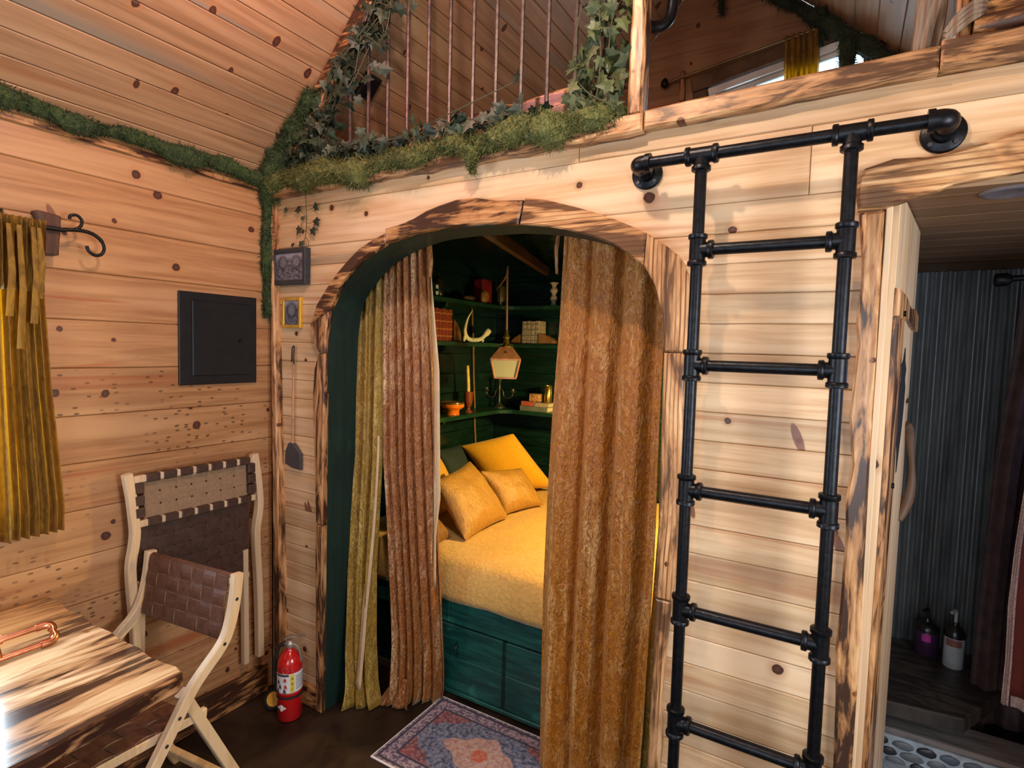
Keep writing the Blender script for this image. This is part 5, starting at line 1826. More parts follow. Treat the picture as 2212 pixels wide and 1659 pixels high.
def flat_book(name, x0, x1, y0, y1, z0, z1, mat, label):
    t = thing(name, ((x0 + x1) / 2, (y0 + y1) / 2, z0), label, 'book', 'lying books on the lowest shelf')
    th = 0.004
    boxo('pages', (x0 + 0.003, x1 - 0.003, y0 + 0.004, y1, z0 + th, z1 - th), 'paper', t)
    boxo('cover', (x0, x1, y0, y1, z0, z0 + th), mat, t)
    boxo('cover', (x0, x1, y0, y1, z1 - th, z1), mat, t)
    boxo('spine', (x0, x1, y0 - 0.002, y0 + 0.004, z0, z1), mat, t, bevel=0.0015)


flat_book('lying_book', 0.325, 0.545, 1.775, 1.915, ZL, ZL + 0.034, 'book_slate', 'slate grey book at the bottom of the lying stack')
flat_book('lying_book', 0.328, 0.435, 1.785, 1.905, ZL + 0.034, ZL + 0.066, 'book_coral', 'coral red book lying on the slate grey book')
flat_book('lying_book', 0.438, 0.548, 1.785, 1.905, ZL + 0.034, ZL + 0.062, 'book_grey', 'mottled brown book lying beside the coral book')
o = boxo('carved_box', (0.385, 0.465, 1.795, 1.865, ZL + 0.066, ZL + 0.122), 'carved_box', None, bevel=0.004)
o = tag(o, 'small carved cream box on top of the lying books', 'box')
o = obj('brass_canister', lathe([(0.027, 0.0), (0.028, 0.003), (0.028, 0.120), (0.025, 0.123), (0.024, 0.112)], (0.515, 1.84, ZL + 0.062), 20), 'brass', None, smooth=True)
tag(o, 'shiny brass canister standing on the lying books', 'canister')

# yellow frame on the alcove wall, cord, lantern
t = thing('yellow_frame', (0.01, 1.17, 1.48), 'narrow yellow picture frame on the green wall under the middle shelf', 'picture frame')
for (y0, y1, z0, z1) in ((1.10, 1.115, 1.475, 1.655), (1.185, 1.20, 1.475, 1.655), (1.115, 1.185, 1.64, 1.655), (1.115, 1.185, 1.475, 1.49)):
    boxo('frame_side', (0.0, 0.022, y0, y1, z0, z1), 'yellow_paint', t, bevel=0.002)
boxo('picture', (0.002, 0.006, 1.112, 1.188, 1.488, 1.642), 'book_slate', t)

lx, ly = 0.548, 1.20
lt = thing('pendant_lantern', (lx, ly, 1.488), 'copper framed tapered glass lantern hanging on a jute cord', 'lantern')


def frustum_face(z0, h0, z1, h1, k):
    """four corner points of face k of a square frustum"""
    R_ = Matrix.Rotation(0.50 + PI / 2 * k, 4, 'Z')
    pts = [Vector((-h0, -h0, z0)), Vector((h0, -h0, z0)), Vector((h1, -h1, z1)), Vector((-h1, -h1, z1))]
    return [R_ @ p + Vector((lx, ly, 0)) for p in pts]


HB, HS, HT = 0.062, 0.085, 0.036
for k in range(4):
    f = frustum_face(1.488, HB, 1.598, HS, k)
    mesh_obj('glass_pane', f, [(0, 1, 2, 3)], 'lantern_glass', lt)
    for a, b in ((0, 1), (1, 2), (2, 3), (3, 0)):
        obj('frame_bar', beam([f[a], f[b]], 0.011, 0.008, (f[1] - f[0])if a in (1, 3) else (0, 0, 1)), 'lantern_copper', lt)
    g = frustum_face(1.602, HS + 0.004, 1.672, HT, k)
    rf = mesh_obj('roof_panel', g, [(0, 1, 2, 3)], 'lantern_copper', lt)
    md = rf.modifiers.new('thickness', 'SOLIDIFY')
    md.thickness = 0.003
    cxy = (g[0] + g[1] + g[2] + g[3]) / 4
    nn = (g[1] - g[0]).cross(g[3] - g[0]).normalized()
    u_, v_ = (g[1] - g[0]).normalized(), (g[2] + g[3] - g[0] - g[1]).normalized()
    mesh_obj('vent', [cxy + nn * 0.004 + v_ * 0.014, cxy + nn * 0.004 - v_ * 0.010 - u_ * 0.012, cxy + nn * 0.004 + v_ * 0.002, cxy + nn * 0.004 - v_ * 0.010 + u_ * 0.012], [(0, 1, 2), (0, 2, 3)], 'iron_black', rf)
obj('top_cap', lathe([(0.042, 1.668), (0.044, 1.676), (0.024, 1.684), (0.018, 1.70), (0.014, 1.722), (0.020, 1.726), (0.020, 1.732), (0.012, 1.745), (0.008, 1.775)], (lx, ly, 0), 14), 'brass', lt, smooth=True)
obj('cord', tube(catmull([(lx, ly, 1.76), (lx - 0.004, ly, 1.95), (lx - 0.006, ly, 2.125), (lx - 0.015, ly + 0.02, 2.145), (lx - 0.10, ly + 0.13, 2.105), (0.10, 1.78, 2.09)], 5), 0.0065, 8), 'rope_jute', lt, smooth=True)
obj('hook', tube(catmull([(lx - 0.012, ly + 0.006, 2.275), (lx - 0.014, ly + 0.006, 2.18), (lx - 0.004, ly, 2.135), (lx + 0.008, ly, 2.150)], 4), 0.0025, 6), 'iron_black', lt, smooth=True)
o = obj('jute_cable', tube(catmull([(0.012, 1.60, 1.938), (0.010, 1.615, 1.80), (0.012, 1.625, 1.71), (0.012, 1.63, 1.60), (0.010, 1.645, 1.42), (0.012, 1.66, 1.25), (0.010, 1.67, 1.10), (0.012, 1.69, 0.90), (0.014, 1.70, 0.70)], 4), 0.0068, 7), 'rope_jute', None, smooth=True)
tag(o, 'jute wrapped cord running down the green alcove wall', 'cord')
o = obj('bedside_cord', tube(catmull([(0.78, 1.925, 0.95), (0.75, 1.93, 0.86), (0.70, 1.93, 0.80), (0.62, 1.92, 0.76), (0.58, 1.90, 0.70)], 4), 0.005, 7), 'rope_jute', None, smooth=True)
tag(o, 'thin pale cord curving down behind the big yellow pillow', 'cord')

# assumed warm lamp on the alcove side, out of sight behind the right curtain
al2 = thing('assumed_alcove_lamp', (1.62, 1.15, 1.62), 'assumed warm pendant lamp behind the right curtain', 'lamp')
obj('added_shade', lathe([(0.03, 1.80), (0.08, 1.77), (0.12, 1.70), (0.135, 1.632), (0.132, 1.632), (0.117, 1.695), (0.078, 1.762), (0.028, 1.792)], (1.62, 1.15, 0), 20), 'lantern_copper', al2, smooth=True)  # unseen deep shade, shaped to keep direct lamplight off the upper shelves
obj('cord', tube([(1.62, 1.15, 1.79), (1.62, 1.15, 2.272)], 0.004, 6), 'rope_jute', al2)
obj('bulb', lathe([(0.0, 1.690), (0.02, 1.70), (0.026, 1.72), (0.018, 1.75), (0.012, 1.78)], (1.62, 1.15, 0), 14), 'bulb_warm', al2, smooth=True)
for nm, (hx, hy, hz), bmat, lab in (('assumed_hall_lamp', (1.60, -0.92, 3.02), 'bulb_warm', 'assumed warm pendant lamp under the ridge'), ('assumed_pink_lamp', (1.00, -0.55, 2.92), 'bulb_pink', 'assumed pink pendant lamp under the ceiling slope')):  # assumed lamps, unseen, as sources of the warm and pink light
    t = thing(nm, (hx, hy, hz), lab, 'lamp')
    zc = min(E_L + M_L * hx, ZR)
    obj('bulb', lathe([(0.0, hz + 0.06), (0.02, hz + 0.07), (0.026, hz + 0.09), (0.018, hz + 0.12), (0.012, hz + 0.15)], (hx, hy, 0), 14), bmat, t, smooth=True)
    obj('cord', tube([(hx, hy, hz + 0.15), (hx, hy, zc - 0.01)], 0.004, 6), 'rubber_black', t)
    if nm == 'assumed_hall_lamp':
        obj('added_shade', lathe([(0.022, hz + 0.13), (0.06, hz + 0.12), (0.13, hz + 0.08), (0.17, hz + 0.03), (0.167, hz + 0.028), (0.128, hz + 0.076), (0.06, hz + 0.115), (0.022, hz + 0.125)], (hx, hy, 0), 24), 'white_label', t, smooth=True)  # unseen shade added to block the bulb's upward light onto the ceiling

# ---- alcove curtains
cr = obj('alcove_curtain_rod', tube([(0.36, 0.205, 2.155), (1.86, 0.205, 2.155)], 0.009, 10), 'iron_black', None, smooth=True)
tag(cr, 'black rod carrying the velvet curtains behind the arch', 'curtain rod')
c = thing('velvet_curtain', (0.72, 0.165, 0.0), 'copper brown crushed velvet curtain on the left side of the arch', 'curtain')
curtain('cloth', [(0.0, 0.560), (0.06, 0.575), (0.29, 0.575), (1.13, 0.492), (1.75, 0.484), (2.15, 0.49)], [(0.0, 0.760), (0.05, 0.775), (0.12, 0.785), (0.25, 0.795), (0.42, 0.800), (0.59, 0.802), (0.99, 0.797), (1.56, 0.778), (2.056, 0.745), (2.15, 0.74)], 150, 90, 0.004, 2.15, 0.018, 0.030, 6.5, 'velvet_copper', c, 0.3, (0.208, 0.270), 0.003, puddle=0.0, slant=0.16)
curtain('lining', [(0.85, 0.788), (1.56, 0.772), (1.95, 0.748)], [(0.85, 0.802), (1.0, 0.822), (1.56, 0.806), (1.95, 0.756)], 6, 30, 0.60, 1.96, 0.002, 0.002, 1, 'curtain_lining', c, 0.0, (0.226, 0.236), 0.002)
curtain('lining_puddle', [(0.0, 0.515), (0.06, 0.55), (0.14, 0.60)], [(0.0, 0.68), (0.14, 0.68)], 50, 10, 0.004, 0.14, 0.006, 0.010, 2.5, 'velvet_copper', c, 0.9, (0.215, 0.185), 0.002, slant=0.04)
obj('tie_ribbon', tube([(0.775, 0.188, 2.10), (0.785, 0.184, 2.02), (0.782, 0.186, 1.955)], [0.010, 0.014, 0.008], 8, flat=0.4), 'velvet_copper', c, smooth=True)
c = thing('velvet_curtain', (0.47, 0.18, 0.0), 'narrow mustard velvet curtain against the green arch jamb', 'curtain')
curtain('cloth', [(0.0, 0.432), (0.08, 0.420), (0.25, 0.385), (0.58, 0.350), (1.12, 0.335), (1.75, 0.330), (2.15, 0.33)], [(0.0, 0.522), (0.12, 0.512), (0.30, 0.498), (0.615, 0.490), (1.14, 0.506), (1.75, 0.492), (2.15, 0.50)], 80, 80, 0.004, 2.15, 0.014, 0.024, 3.0, 'velvet_mustard', c, 1.2, (0.206, 0.112), 0.003, puddle=0.01, slant=0.10)
curtain('lining', [(0.10, 0.468), (0.45, 0.452), (0.8, 0.470), (1.2, 0.484)], [(0.10, 0.502), (0.45, 0.488), (0.8, 0.497), (1.2, 0.506)], 8, 40, 0.10, 1.25, 0.003, 0.004, 1, 'curtain_lining', c, 0.4, (0.182, 0.086), 0.002)
c = thing('velvet_curtain', (1.6, 0.165, 0.0), 'wide golden crushed velvet curtain on the right side of the arch', 'curtain')
curtain('cloth', [(0.0, 1.350), (0.365, 1.346), (0.72, 1.344), (1.075, 1.351), (1.42, 1.362), (1.755, 1.379), (2.07, 1.386), (2.15, 1.386)], [(0.0, 1.755), (0.34, 1.767), (0.99, 1.779), (1.45, 1.776), (1.85, 1.78), (2.15, 1.78)], 170, 90, 0.004, 2.15, 0.016, 0.024, 3.2, 'velvet_gold', c, 2.2, (0.208, 0.208), 0.003)
obj('tie_ribbon', tube([(1.392, 0.175, 2.13), (1.376, 0.172, 2.03), (1.380, 0.176, 1.94)], [0.010, 0.013, 0.009], 8, flat=0.4), 'velvet_copper', c, smooth=True)
c = curtain('velvet_curtain', [(0.0, 1.742), (0.6, 1.758), (1.2, 1.778), (1.7, 1.788), (2.1, 1.79)], [(0.0, 1.85), (0.6, 1.85), (1.2, 1.85), (1.7, 1.85), (2.1, 1.85)], 24, 60, 0.004, 2.10, 0.006, 0.010, 1.5, 'velvet_mustard', None, 0.0, (0.245, 0.240), 0.003)
tag(c, 'thin mustard curtain edge lit behind the right side of the arch', 'curtain')

# ================================================================== MOSS AND IVY
def moss(name, path, rad, n, mat, label, seed, group=None, blade=0.03, sq=(1, 1, 1)):
    rnd = random.Random(seed)
    path = [Vector(p) for p in path]
    bm = bmesh.new()
    L = [0.0]
    for a, b in zip(path[:-1], path[1:]):
        L.append(L[-1] + (b - a).length)
    core = catmull(path, 6)
    rr = []
    for i, p in enumerate(core):
        q = i / (len(core) - 1)
        rr.append(interp(rad, q) * (0.62 + 0.45 * mnoise.noise(p * 11 + Vector((seed, 0, 0)))))
    tube(core, rr, 9, bm)
    for v in bm.verts:
        v.co += Vector([mnoise.noise(v.co * 38 + Vector((k * 7.1, seed, 0))) * 0.012 for k in range(3)])
    for _ in range(n):
        u = rnd.random() * (len(core) - 1)
        i = int(u)
        p = core[i].lerp(core[i + 1], u - i)
        r = rr[i] * 1.05
        d = Vector((rnd.gauss(0, 1) * sq[0], rnd.gauss(0, 1) * sq[1], rnd.gauss(0, 1) * sq[2]))
        d.normalize()
        b0 = p + d * r * rnd.uniform(0.75, 1.0)
        d2 = (d + Vector((rnd.gauss(0, .7), rnd.gauss(0, .7), rnd.gauss(0, .7) - 0.25))).normalized()
        l = blade * rnd.uniform(0.35, 1.0)
        side = d2.cross(Vector((rnd.random() - .5, rnd.random() - .5, rnd.random() - .5))).normalized() * 0.0016
        bend = Vector((rnd.gauss(0, 1), rnd.gauss(0, 1), rnd.gauss(0, 1))) * l * 0.25
        m = b0 + d2 * l * 0.5
        e = b0 + d2 * l + bend
        v = [bm.verts.new(b0 - side), bm.verts.new(b0 + side), bm.verts.new(m + side), bm.verts.new(m - side), bm.verts.new(e)]
        bm.faces.new((v[0], v[1], v[2], v[3]))
        bm.faces.new((v[3], v[2], v[4]))
    o = obj(name, bm, mat)
    return tag(o, label, 'moss', group, 'stuff')


G_ = 'moss garlands'
moss('moss_garland', [(0.034, -1.35 + 0.1 * i, 2.388 + 0.010 * math.sin(i * 1.9)) for i in range(14)], [(0, .046), (.3, .050), (.55, .036), (.7, .058), (.85, .042), (1, .055)], 6500, 'moss_dark', 'green moss strip along the eave of the left wall', 11, G_, 0.022)
moss('moss_garland', [(0.034, -0.035, 2.40), (0.022, -0.042, 2.30), (0.016, -0.042, 2.18), (0.014, -0.042, 2.05), (0.014, -0.040, 1.92), (0.018, -0.040, 1.79)], [(0, .075), (.12, .055), (.3, .040), (.6, .036), (.85, .044), (1, .03)], 4200, 'moss_dark', 'green moss strip hanging down the corner of the walls', 12, G_, 0.024)
moss('moss_garland', [(0.055, -0.045, 2.40), (0.12, -0.05, 2.485), (0.19, -0.05, 2.56), (0.26, -0.05, 2.64), (0.325, -0.05, 2.70)], [(0, .065), (.4, .052), (.8, .066), (1, .045)], 4500, 'moss_dark', 'dark moss climbing the rake board at the corner', 13, G_, 0.026)
capm = []
for i in range(17):
    xx = 0.06 + 1.60 * i / 16
    capm.append((xx, -0.045 + 0.012 * math.sin(i * 1.3), 2.372 + 0.012 * math.sin(i * 2.1) - (0.012 if 3 < i < 8 else 0)))
moss('moss_garland', capm, [(0, .07), (.1, .060), (.25, .074), (.4, .058), (.5, .056), (.6, .044), (.7, .062), (.85, .070), (.95, .066), (1, .03)], 16000, 'moss_olive', 'olive moss garland lying along the loft edge above the arch', 14, G_, 0.030)
moss('moss_garland', [(1.145, -0.055, 2.35), (1.15, -0.056, 2.315), (1.152, -0.052, 2.275)], [(0, .035), (.5, .024), (1, .006)], 700, 'moss_olive', 'small moss tuft drooping over the loft edge', 15, G_, 0.024)
moss('moss_garland', [(1.72, 1.90, 3.83), (1.85, 1.90, 3.70), (1.98, 1.90, 3.60), (2.12, 1.90, 3.47), (2.27, 1.90, 3.35), (2.45, 1.90, 3.19), (2.6, 1.90, 3.06)], [(0, .07), (.3, .05), (.6, .07), (1, .05)], 3000, 'moss_loft', 'dark moss along the right roof slope in the loft', 16, G_, 0.045)
moss('moss_garland', [(2.09, 1.88, 3.55), (2.10, 1.88, 3.46), (2.105, 1.88, 3.38)], [(0, .03), (1, .015)], 400, 'moss_loft', 'dark clump of moss hanging beside the loft curtain', 17, G_, 0.04)
moss('moss_garland', [(2.22, 1.86, 3.34), (2.225, 1.86, 3.25), (2.23, 1.86, 3.16)], [(0, .05), (.5, .06), (1, .03)], 500, 'moss_loft', 'dark clump of moss low beside the roof slope in the loft', 18, G_, 0.04)
moss('moss_garland', [(1.52, 1.90, 3.98), (1.545, 1.90, 3.80), (1.56, 1.90, 3.68)], [(0, .04), (.6, .03), (1, .008)], 400, 'moss_loft', 'moss tip hanging from the ridge in the loft', 19, G_, 0.04)

# ivy leaf: five lobed, folded along the midrib
LEAF = [(0, 0), (0.16, -0.10), (0.40, -0.06), (0.30, 0.16), (0.52, 0.40), (0.24, 0.46), (0.0, 0.95), (-0.24, 0.46), (-0.52, 0.40), (-0.30, 0.16), (-0.40, -0.06), (-0.16, -0.10)]


def leaf_source(name, mat):
    bm = bmesh.new()
    mid = [bm.verts.new((0, 0.0, 0)), bm.verts.new((0, 0.40, 0.05)), bm.verts.new((0, 0.95, -0.04))]
    for sg in (1, -1):
        pts = [(0.16, -0.10), (0.40, -0.06), (0.30, 0.16), (0.52, 0.40), (0.24, 0.46)]
        vv = [bm.verts.new((sg * a, b, -0.10 * abs(a))) for a, b in pts]
        for f in ((mid[0], vv[0], vv[1], vv[2]), (mid[0], vv[2], mid[1]), (vv[2], vv[3], vv[4], mid[1]), (mid[1], vv[4], mid[2])):
            bm.faces.new(f if sg > 0 else tuple(reversed(f)))
    me = bpy.data.meshes.new(name)
    bm.to_mesh(me)
    bm.free()
    me.materials.append(MATS[mat])
    return me


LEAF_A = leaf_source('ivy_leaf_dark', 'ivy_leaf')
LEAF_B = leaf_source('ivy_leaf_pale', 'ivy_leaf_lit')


def add_leaf(parent, p, size, me, rnd, face=Vector((0.25, -1, -0.1)), spread=0.75, up=None):
    nrm = (face + Vector((rnd.gauss(0, spread), rnd.gauss(0, spread * 0.5), rnd.gauss(0, spread)))).normalized()
    if up is None:
        up = Vector((rnd.gauss(0, .8), rnd.gauss(0, .3), -0.6 + rnd.gauss(0, .7)))
    yv = (up - nrm * up.dot(nrm)).normalized()
    xv = yv.cross(nrm)
    o = bpy.data.objects.new('leaf', me)
    o.matrix_world = Matrix.Identity(4)
    M3 = Matrix((xv, yv, nrm)).transposed()
    o.rotation_mode = 'QUATERNION'
    o.rotation_quaternion = M3.to_quaternion()
    o.scale = (size, size, size)
    COL.objects.link(o)
    o.parent = parent
    o.location = Vector(p) - Vector(parent.location)
    return o


def ivy(name, base, label, gen, n, me, seed, smin=0.030, smax=0.050, stems=6, mat='ivy_stem', group='ivy garlands'):
    rnd = random.Random(seed)
    t = thing(name, base, label, 'ivy', group)
    pts = [gen(rnd) for _ in range(n)]
    for p in pts:
        add_leaf(t, p, rnd.uniform(smin, smax), me, rnd)
    for k in range(stems):
        ps = sorted(rnd.sample(pts, 5), key=lambda v: v[0] + v[2])
        obj('stem', tube(catmull(ps, 4), 0.0022, 5), mat, t)
    return t


def gen_rake(r):
    t_ = r.random()
    xx = 0.10 + 0.66 * t_
    top_z = E_L + M_L * xx - 0.06
    dep = abs(r.gauss(0, 0.065 if xx > 0.25 else 0.11)) + (0.04 * r.random())
    return Vector((xx + 0.35 * dep, -0.05 + 0.08 * r.random(), max(2.40, top_z - dep)))


def gen_cap(r):
    xx = 0.10 + 1.30 * (r.random() ** 1.35)
    return Vector((xx, -0.085 + 0.11 * r.random(), 2.425 + abs(r.gauss(0, 0.055 if xx < 0.5 else 0.03)) + (0.08 if xx < 0.35 else 0) * r.random()))


def gen_right(r):
    zz = 2.40 + 0.85 * (r.random() ** 1.9)
    w_ = 0.20 if zz < 2.62 else 0.13
    return Vector((1.70 - w_ * (r.random() ** 0.8) + 0.0, -0.06 + 0.09 * r.random(), zz))


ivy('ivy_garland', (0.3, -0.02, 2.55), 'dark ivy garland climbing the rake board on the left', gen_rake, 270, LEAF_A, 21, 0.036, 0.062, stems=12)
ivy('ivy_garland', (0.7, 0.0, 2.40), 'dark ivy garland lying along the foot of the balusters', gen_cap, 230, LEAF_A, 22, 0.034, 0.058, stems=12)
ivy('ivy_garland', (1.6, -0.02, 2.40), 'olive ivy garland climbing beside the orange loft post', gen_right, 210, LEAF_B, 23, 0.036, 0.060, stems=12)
# branch stub under the ivy at the corner
o = obj('branch_stub', tube(catmull([(0.10, -0.01, 2.40), (0.12, -0.02, 2.46), (0.16, -0.02, 2.52), (0.20, -0.01, 2.60)], 4), [0.030, 0.03, 0.028, 0.028, 0.026, 0.026, 0.024, 0.024, 0.022, 0.02, 0.02, 0.018, 0.015], 8), 'driftwood', None, smooth=True)
tag(o, 'rough bark branch stub in the ivy at the corner', 'branch')
# hanging sprig with single leaves on the wall
rnd = random.Random(5)
hs = thing('ivy_sprig', (0.25, -0.015, 2.30), 'thin ivy sprig with a few leaves hanging on the wall above the charcoal frame', 'ivy', 'ivy garlands')
obj('stem', tube(catmull([(0.258, -0.030, 2.31), (0.252, -0.018, 2.24), (0.249, -0.014, 2.188), (0.243, -0.014, 2.139), (0.240, -0.014, 2.125)], 4), 0.0016, 5), 'ivy_stem', hs)
obj('stem', tube(catmull([(0.240, -0.014, 2.125), (0.225, -0.014, 2.105), (0.212, -0.014, 2.095)], 4), 0.0014, 5), 'ivy_stem', hs)
obj('stem', tube(catmull([(0.240, -0.014, 2.125), (0.258, -0.014, 2.11), (0.264, -0.014, 2.085)], 4), 0.0014, 5), 'ivy_stem', hs)
for (sx, sz, ex, ez) in ((0.250, 2.20, 0.212, 2.246), (0.252, 2.24, 0.300, 2.250), (0.249, 2.185, 0.310, 2.185), (0.245, 2.15, 0.200, 2.165), (0.248, 2.17, 0.290, 2.150)):
    obj('stem', tube([(sx, -0.014, sz), (ex, -0.014, ez)], 0.0011, 5), 'ivy_stem', hs)
for (lx_, lz_, sx, sz, s_) in ((0.205, 2.252, -.8, -.2, .040), (0.298, 2.258, .6, -.6, .042), (0.225, 2.215, .1, -1, .026), (0.305, 2.196, .5, -.7, .044), (0.205, 2.170, -.5, -.7, .042), (0.285, 2.158, .5, -.8, .042), (0.216, 2.108, .1, -1, .038), (0.118, 2.262, -.3, -.3, .030), (0.158, 2.104, .2, -.9, .024)):
    add_leaf(hs, (lx_, -0.016, lz_), s_, LEAF_A, rnd, Vector((0.15, -1, 0.1)), 0.12, Vector((sx, 0, sz)))

# ================================================================== BATHROOM
H0 = Vector((2.394, 0.122, 0))
H1 = Vector((2.490, 0.725, 0))
dd = (H1 - H0)
DL = dd.length
du = dd.normalized()
dn = Vector((du.y, -du.x, 0))           # faces the viewer's side
DM = Matrix(((du.x, dn.x, 0, H0.x), (du.y, dn.y, 0, H0.y), (0, 0, 1, 0), (0, 0, 0, 1)))
door = thing('door_1', (H0.x, H0.y, 0.0), 'open bathroom door of pale boards with burnt battens', 'door')
del door['category']
door['kind'] = 'structure'
for i in range(5):
    a0, a1 = DL * i / 5, DL * (i + 1) / 5
    boxo('door_board', (a0 + 0.0006, a1 - 0.0006, -0.015, 0.015, 0.012, 2.105), 'pine_clear_z', door, bevel=0.002, mat4=DM)


def door_poly(name, poly, d0, d1, mat):
    bm = prism(poly, 'xz', d0, d1, bevel=0.002)
    bmesh.ops.transform(bm, matrix=DM, verts=bm.verts)
    bmesh.ops.recalc_face_normals(bm, faces=bm.faces)
    return obj(name, bm, mat, door)


door_poly('stile_batten', [(0.0, 0.012), (0.15, 0.012), (0.165, 0.4), (0.15, 0.9), (0.17, 1.3), (0.15, 1.775), (0.0, 1.775)], 0.027, 0.0152, 'burnt_z')
door_poly('cross_batten', [(0.0, 1.777), (0.16, 1.770), (0.30, 1.785), (0.45, 1.765), (DL, 1.758), (DL, 1.815), (0.5, 1.830), (0.35, 1.82), (0.18, 1.845), (0.0, 1.85)], 0.027, 0.0152, 'burnt_z')
em = [(0.34, 1.30), (0.37, 1.36), (0.41, 1.43), (0.43, 1.50), (0.44, 1.57), (0.41, 1.60), (0.43, 1.63), (0.38, 1.66), (0.36, 1.70), (0.33, 1.66), (0.27, 1.64), (0.30, 1.60), (0.26, 1.55), (0.29, 1.48), (0.28, 1.42), (0.32, 1.37)]
door_poly('carved_emblem', em, 0.0175, 0.0148, 'burn_black')


def dpt(u, n, z):
    return DM @ Vector((u, n, z))


obj('branch_handle', tube(catmull([dpt(DL - 0.05, 0.016, 1.44), dpt(DL - 0.03, 0.026, 1.41), dpt(DL - 0.02, 0.036, 1.33), dpt(DL - 0.01, 0.042, 1.24), dpt(DL - 0.02, 0.034, 1.16), dpt(DL - 0.05, 0.016, 1.10)], 5), [0.013 + 0.004 * math.sin(i * .4) for i in range(26)], 9), 'handle_wood', door, smooth=True)
for z in (1.79, 1.30):
    obj('hinge_bolt', tube([dpt(0.12, 0.026, z), dpt(0.12, 0.033, z)], 0.008, 8), 'iron_black', door, smooth=True)

# recessed light, shower arm
o = obj('ceiling_light', lathe([(0.0, 2.108), (0.045, 2.107), (0.052, 2.104), (0.062, 2.106), (0.066, 2.1115), (0.0, 2.1118)], (2.655, 0.27, 0), 28), 'ceiling_fixture', None, smooth=True)
tag(o, 'round flush ceiling light in the bathroom', 'light')
sh = thing('rain_shower', (2.83, 1.22, 1.99), 'black shower head and arm in front of the metal wall', 'shower head')
obj('head', tube([(2.795, 1.22, 1.985), (2.800, 1.22, 1.985), (2.835, 1.22, 1.988), (2.85, 1.22, 1.99)], [0.020, 0.026, 0.026, 0.016], 16), 'iron_black', sh, smooth=True)
obj('arm', tube([(2.84, 1.22, 1.99), (3.10, 1.22, 2.0), (3.45, 1.22, 2.0)], 0.012, 12), 'iron_black', sh, smooth=True)
# bench with bottles
bn = thing('shower_bench', (2.6, 1.3, 0.0), 'dark angular corner bench in the shower', 'bench')
poly = [(2.346, 0.925), (2.553, 0.950), (2.769, 0.972), (2.955, 1.317), (2.955, 1.585), (2.346, 1.585)]
obj('top', prism(poly, 'xy', 0.30, 0.245, bevel=0.006), 'bench_slab', bn)
poly = [(2.346, 1.245), (2.84, 1.245), (2.90, 1.34), (2.90, 1.585), (2.346, 1.585)]
obj('base', prism(poly, 'xy', 0.244, 0.0), 'bench_slab', bn)


def pump_bottle(c, r, h, body, cap, label, patch, patch_mat):
    t = thing('pump_bottle', c, label, 'bottle')
    obj('body', lathe([(r * 0.9, 0.0), (r, 0.006), (r, h * 0.82), (r * 0.8, h * 0.93), (r * 0.35, h)], c, 18), body, t, smooth=True)
    obj('shoulder', lathe([(r * 1.01, h * 0.74), (r * 1.01, h * 0.825), (r * 0.82, h * 0.94), (r * 0.36, h * 1.01), (r * 0.30, h * 1.1)], c, 18), 'soap_black', t, smooth=True)
    x_, y_, z_ = c
    obj('pump', tube(catmull([(x_, y_, z_ + h * 1.05), (x_, y_, z_ + h * 1.32), (x_ - 0.004, y_ - 0.006, z_ + h * 1.38), (x_ - 0.02, y_ - 0.03, z_ + h * 1.36)], 4), 0.007, 8), cap, t, smooth=True)
    a = math.atan2(-1.688 - y_, 2.306 - x_)
    bm = bmesh.new()
    lo, hi = [], []
    for i in range(7):
        b = a + (-0.5 + i / 6) * patch[2]
        lo.append(bm.verts.new((x_ + r * 1.015 * math.cos(b), y_ + r * 1.015 * math.sin(b), z_ + h * patch[0])))
        hi.append(bm.verts.new((x_ + r * 1.015 * math.cos(b), y_ + r * 1.015 * math.sin(b), z_ + h * patch[1])))
    for i in range(6):
        bm.faces.new((lo[i], lo[i + 1], hi[i + 1], hi[i]))
    obj('label_patch', bm, patch_mat, t, smooth=True)


pump_bottle((2.700, 1.485, 0.30), 0.048, 0.155, 'soap_purple', 'soap_black', 'dark purple pump bottle with a pink label patch on the shower bench', (0.48, 0.70, 0.7), 'soap_pink')
pump_bottle((2.792, 1.42, 0.30), 0.038, 0.185, 'soap_white', 'soap_white', 'pale blue pump bottle with white pump on the shower bench', (0.55, 0.72, 1.6), 'soap_rose')

# curb with pebbles
cb = thing('shower_curb', (2.85, 1.1, 0.0), 'stone shower curb with river pebbles set in its front', 'curb')
poly = [(1.050, 0.0), (1.24, 0.0), (1.24, 0.130), (1.068, 0.130), (1.050, 0.118)]
bm = prism([(a, b) for a, b in poly], 'yz', 2.346, 3.44)
obj('stone', bm, 'curb_stone', cb)
boxo('grout_face', (2.346, 3.44, 1.030, 1.0498, 0.0, 0.118), 'grout', cb, bevel=0.006)
bath_fl = boxo('floor_bathroom', (2.346, 3.44, 0.115, 1.029, 0.0, 0.012), 'grout', None)
tag(bath_fl, 'pale grey grouted bathroom floor', None, None, 'structure')
rnd = random.Random(31)
plain('pebble_dark', (0.03, 0.03, 0.04), 0.4)
plain('pebble_grey', (0.16, 0.18, 0.20), 0.45)
plain('pebble_blue', (0.10, 0.13, 0.17), 0.45)
xx = 2.36
row = 0
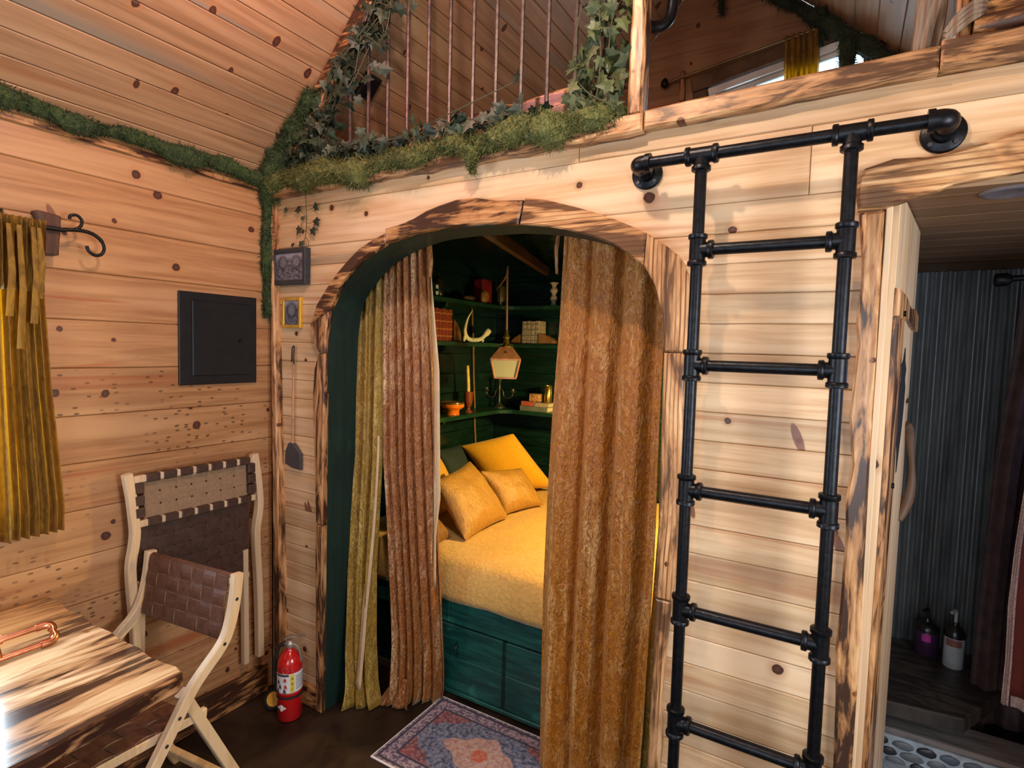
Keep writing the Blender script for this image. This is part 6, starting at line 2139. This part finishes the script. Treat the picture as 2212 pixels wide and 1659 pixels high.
for row, zc in enumerate((0.092, 0.052, 0.016)):
    xx = 2.365 + row * 0.02
    while xx < 3.05:
        w_ = rnd.uniform(0.022, 0.042)
        bm = bmesh.new()
        bmesh.ops.create_icosphere(bm, subdivisions=2, radius=1.0)
        k_ = rnd.random() * 9
        for v in bm.verts:
            f = 1 + 0.18 * mnoise.noise(v.co * 1.3 + Vector((k_, 0, 0)))
            v.co = Vector((xx + w_ + v.co.x * w_ * f, 1.029 + v.co.y * 0.008, zc + v.co.z * rnd.uniform(0.0185, 0.019) * f))
        obj('pebble', bm, rnd.choice(['pebble_dark', 'pebble_grey', 'pebble_blue', 'pebble_grey']), cb, smooth=True)
        xx += 2 * w_ + 0.008

# curtains in the bathroom
c = curtain('shower_curtain', [(0.1, 2.83), (0.6, 2.83), (1.2, 2.85), (2.0, 2.90)], [(0.1, 3.3), (2.0, 3.3)], 70, 30, 0.16, 1.97, 0.02, 0.02, 6, 'shower_curtain', None, 0.0, (1.29, 1.28), 0.002)
tag(c, 'brownish shower curtain hanging at the right of the bathroom', 'curtain')
t = thing('red_curtain', (2.95, 0.9, 0.3), 'red curtain with lace edging at the right edge', 'curtain')
curtain('cloth', [(0.30, 2.868), (1.0, 2.868), (1.3, 2.885), (1.6, 2.95)], [(0.30, 3.3), (1.6, 3.3)], 60, 30, 0.47, 1.62, 0.012, 0.015, 4, 'curtain_red', t, 0.0, (0.92, 0.90), 0.002)
curtain('lace_edge', [(0.4, 2.852), (0.6, 2.856), (0.8, 2.852), (1.0, 2.858), (1.3, 2.874)], [(0.4, 2.871), (0.6, 2.873), (0.8, 2.871), (1.0, 2.874), (1.3, 2.888)], 8, 60, 0.44, 1.3, 0.004, 0.006, 2, 'lace', t, 0.0, (0.905, 0.888), 0.002, jit=3.0)
curtain('lace_hem', [(0.2, 2.87), (0.5, 2.88)], [(0.2, 3.3), (0.5, 3.3)], 60, 4, 0.43, 0.485, 0.012, 0.015, 6, 'lace', t, 0.0, (0.91, 0.90), 0.002)
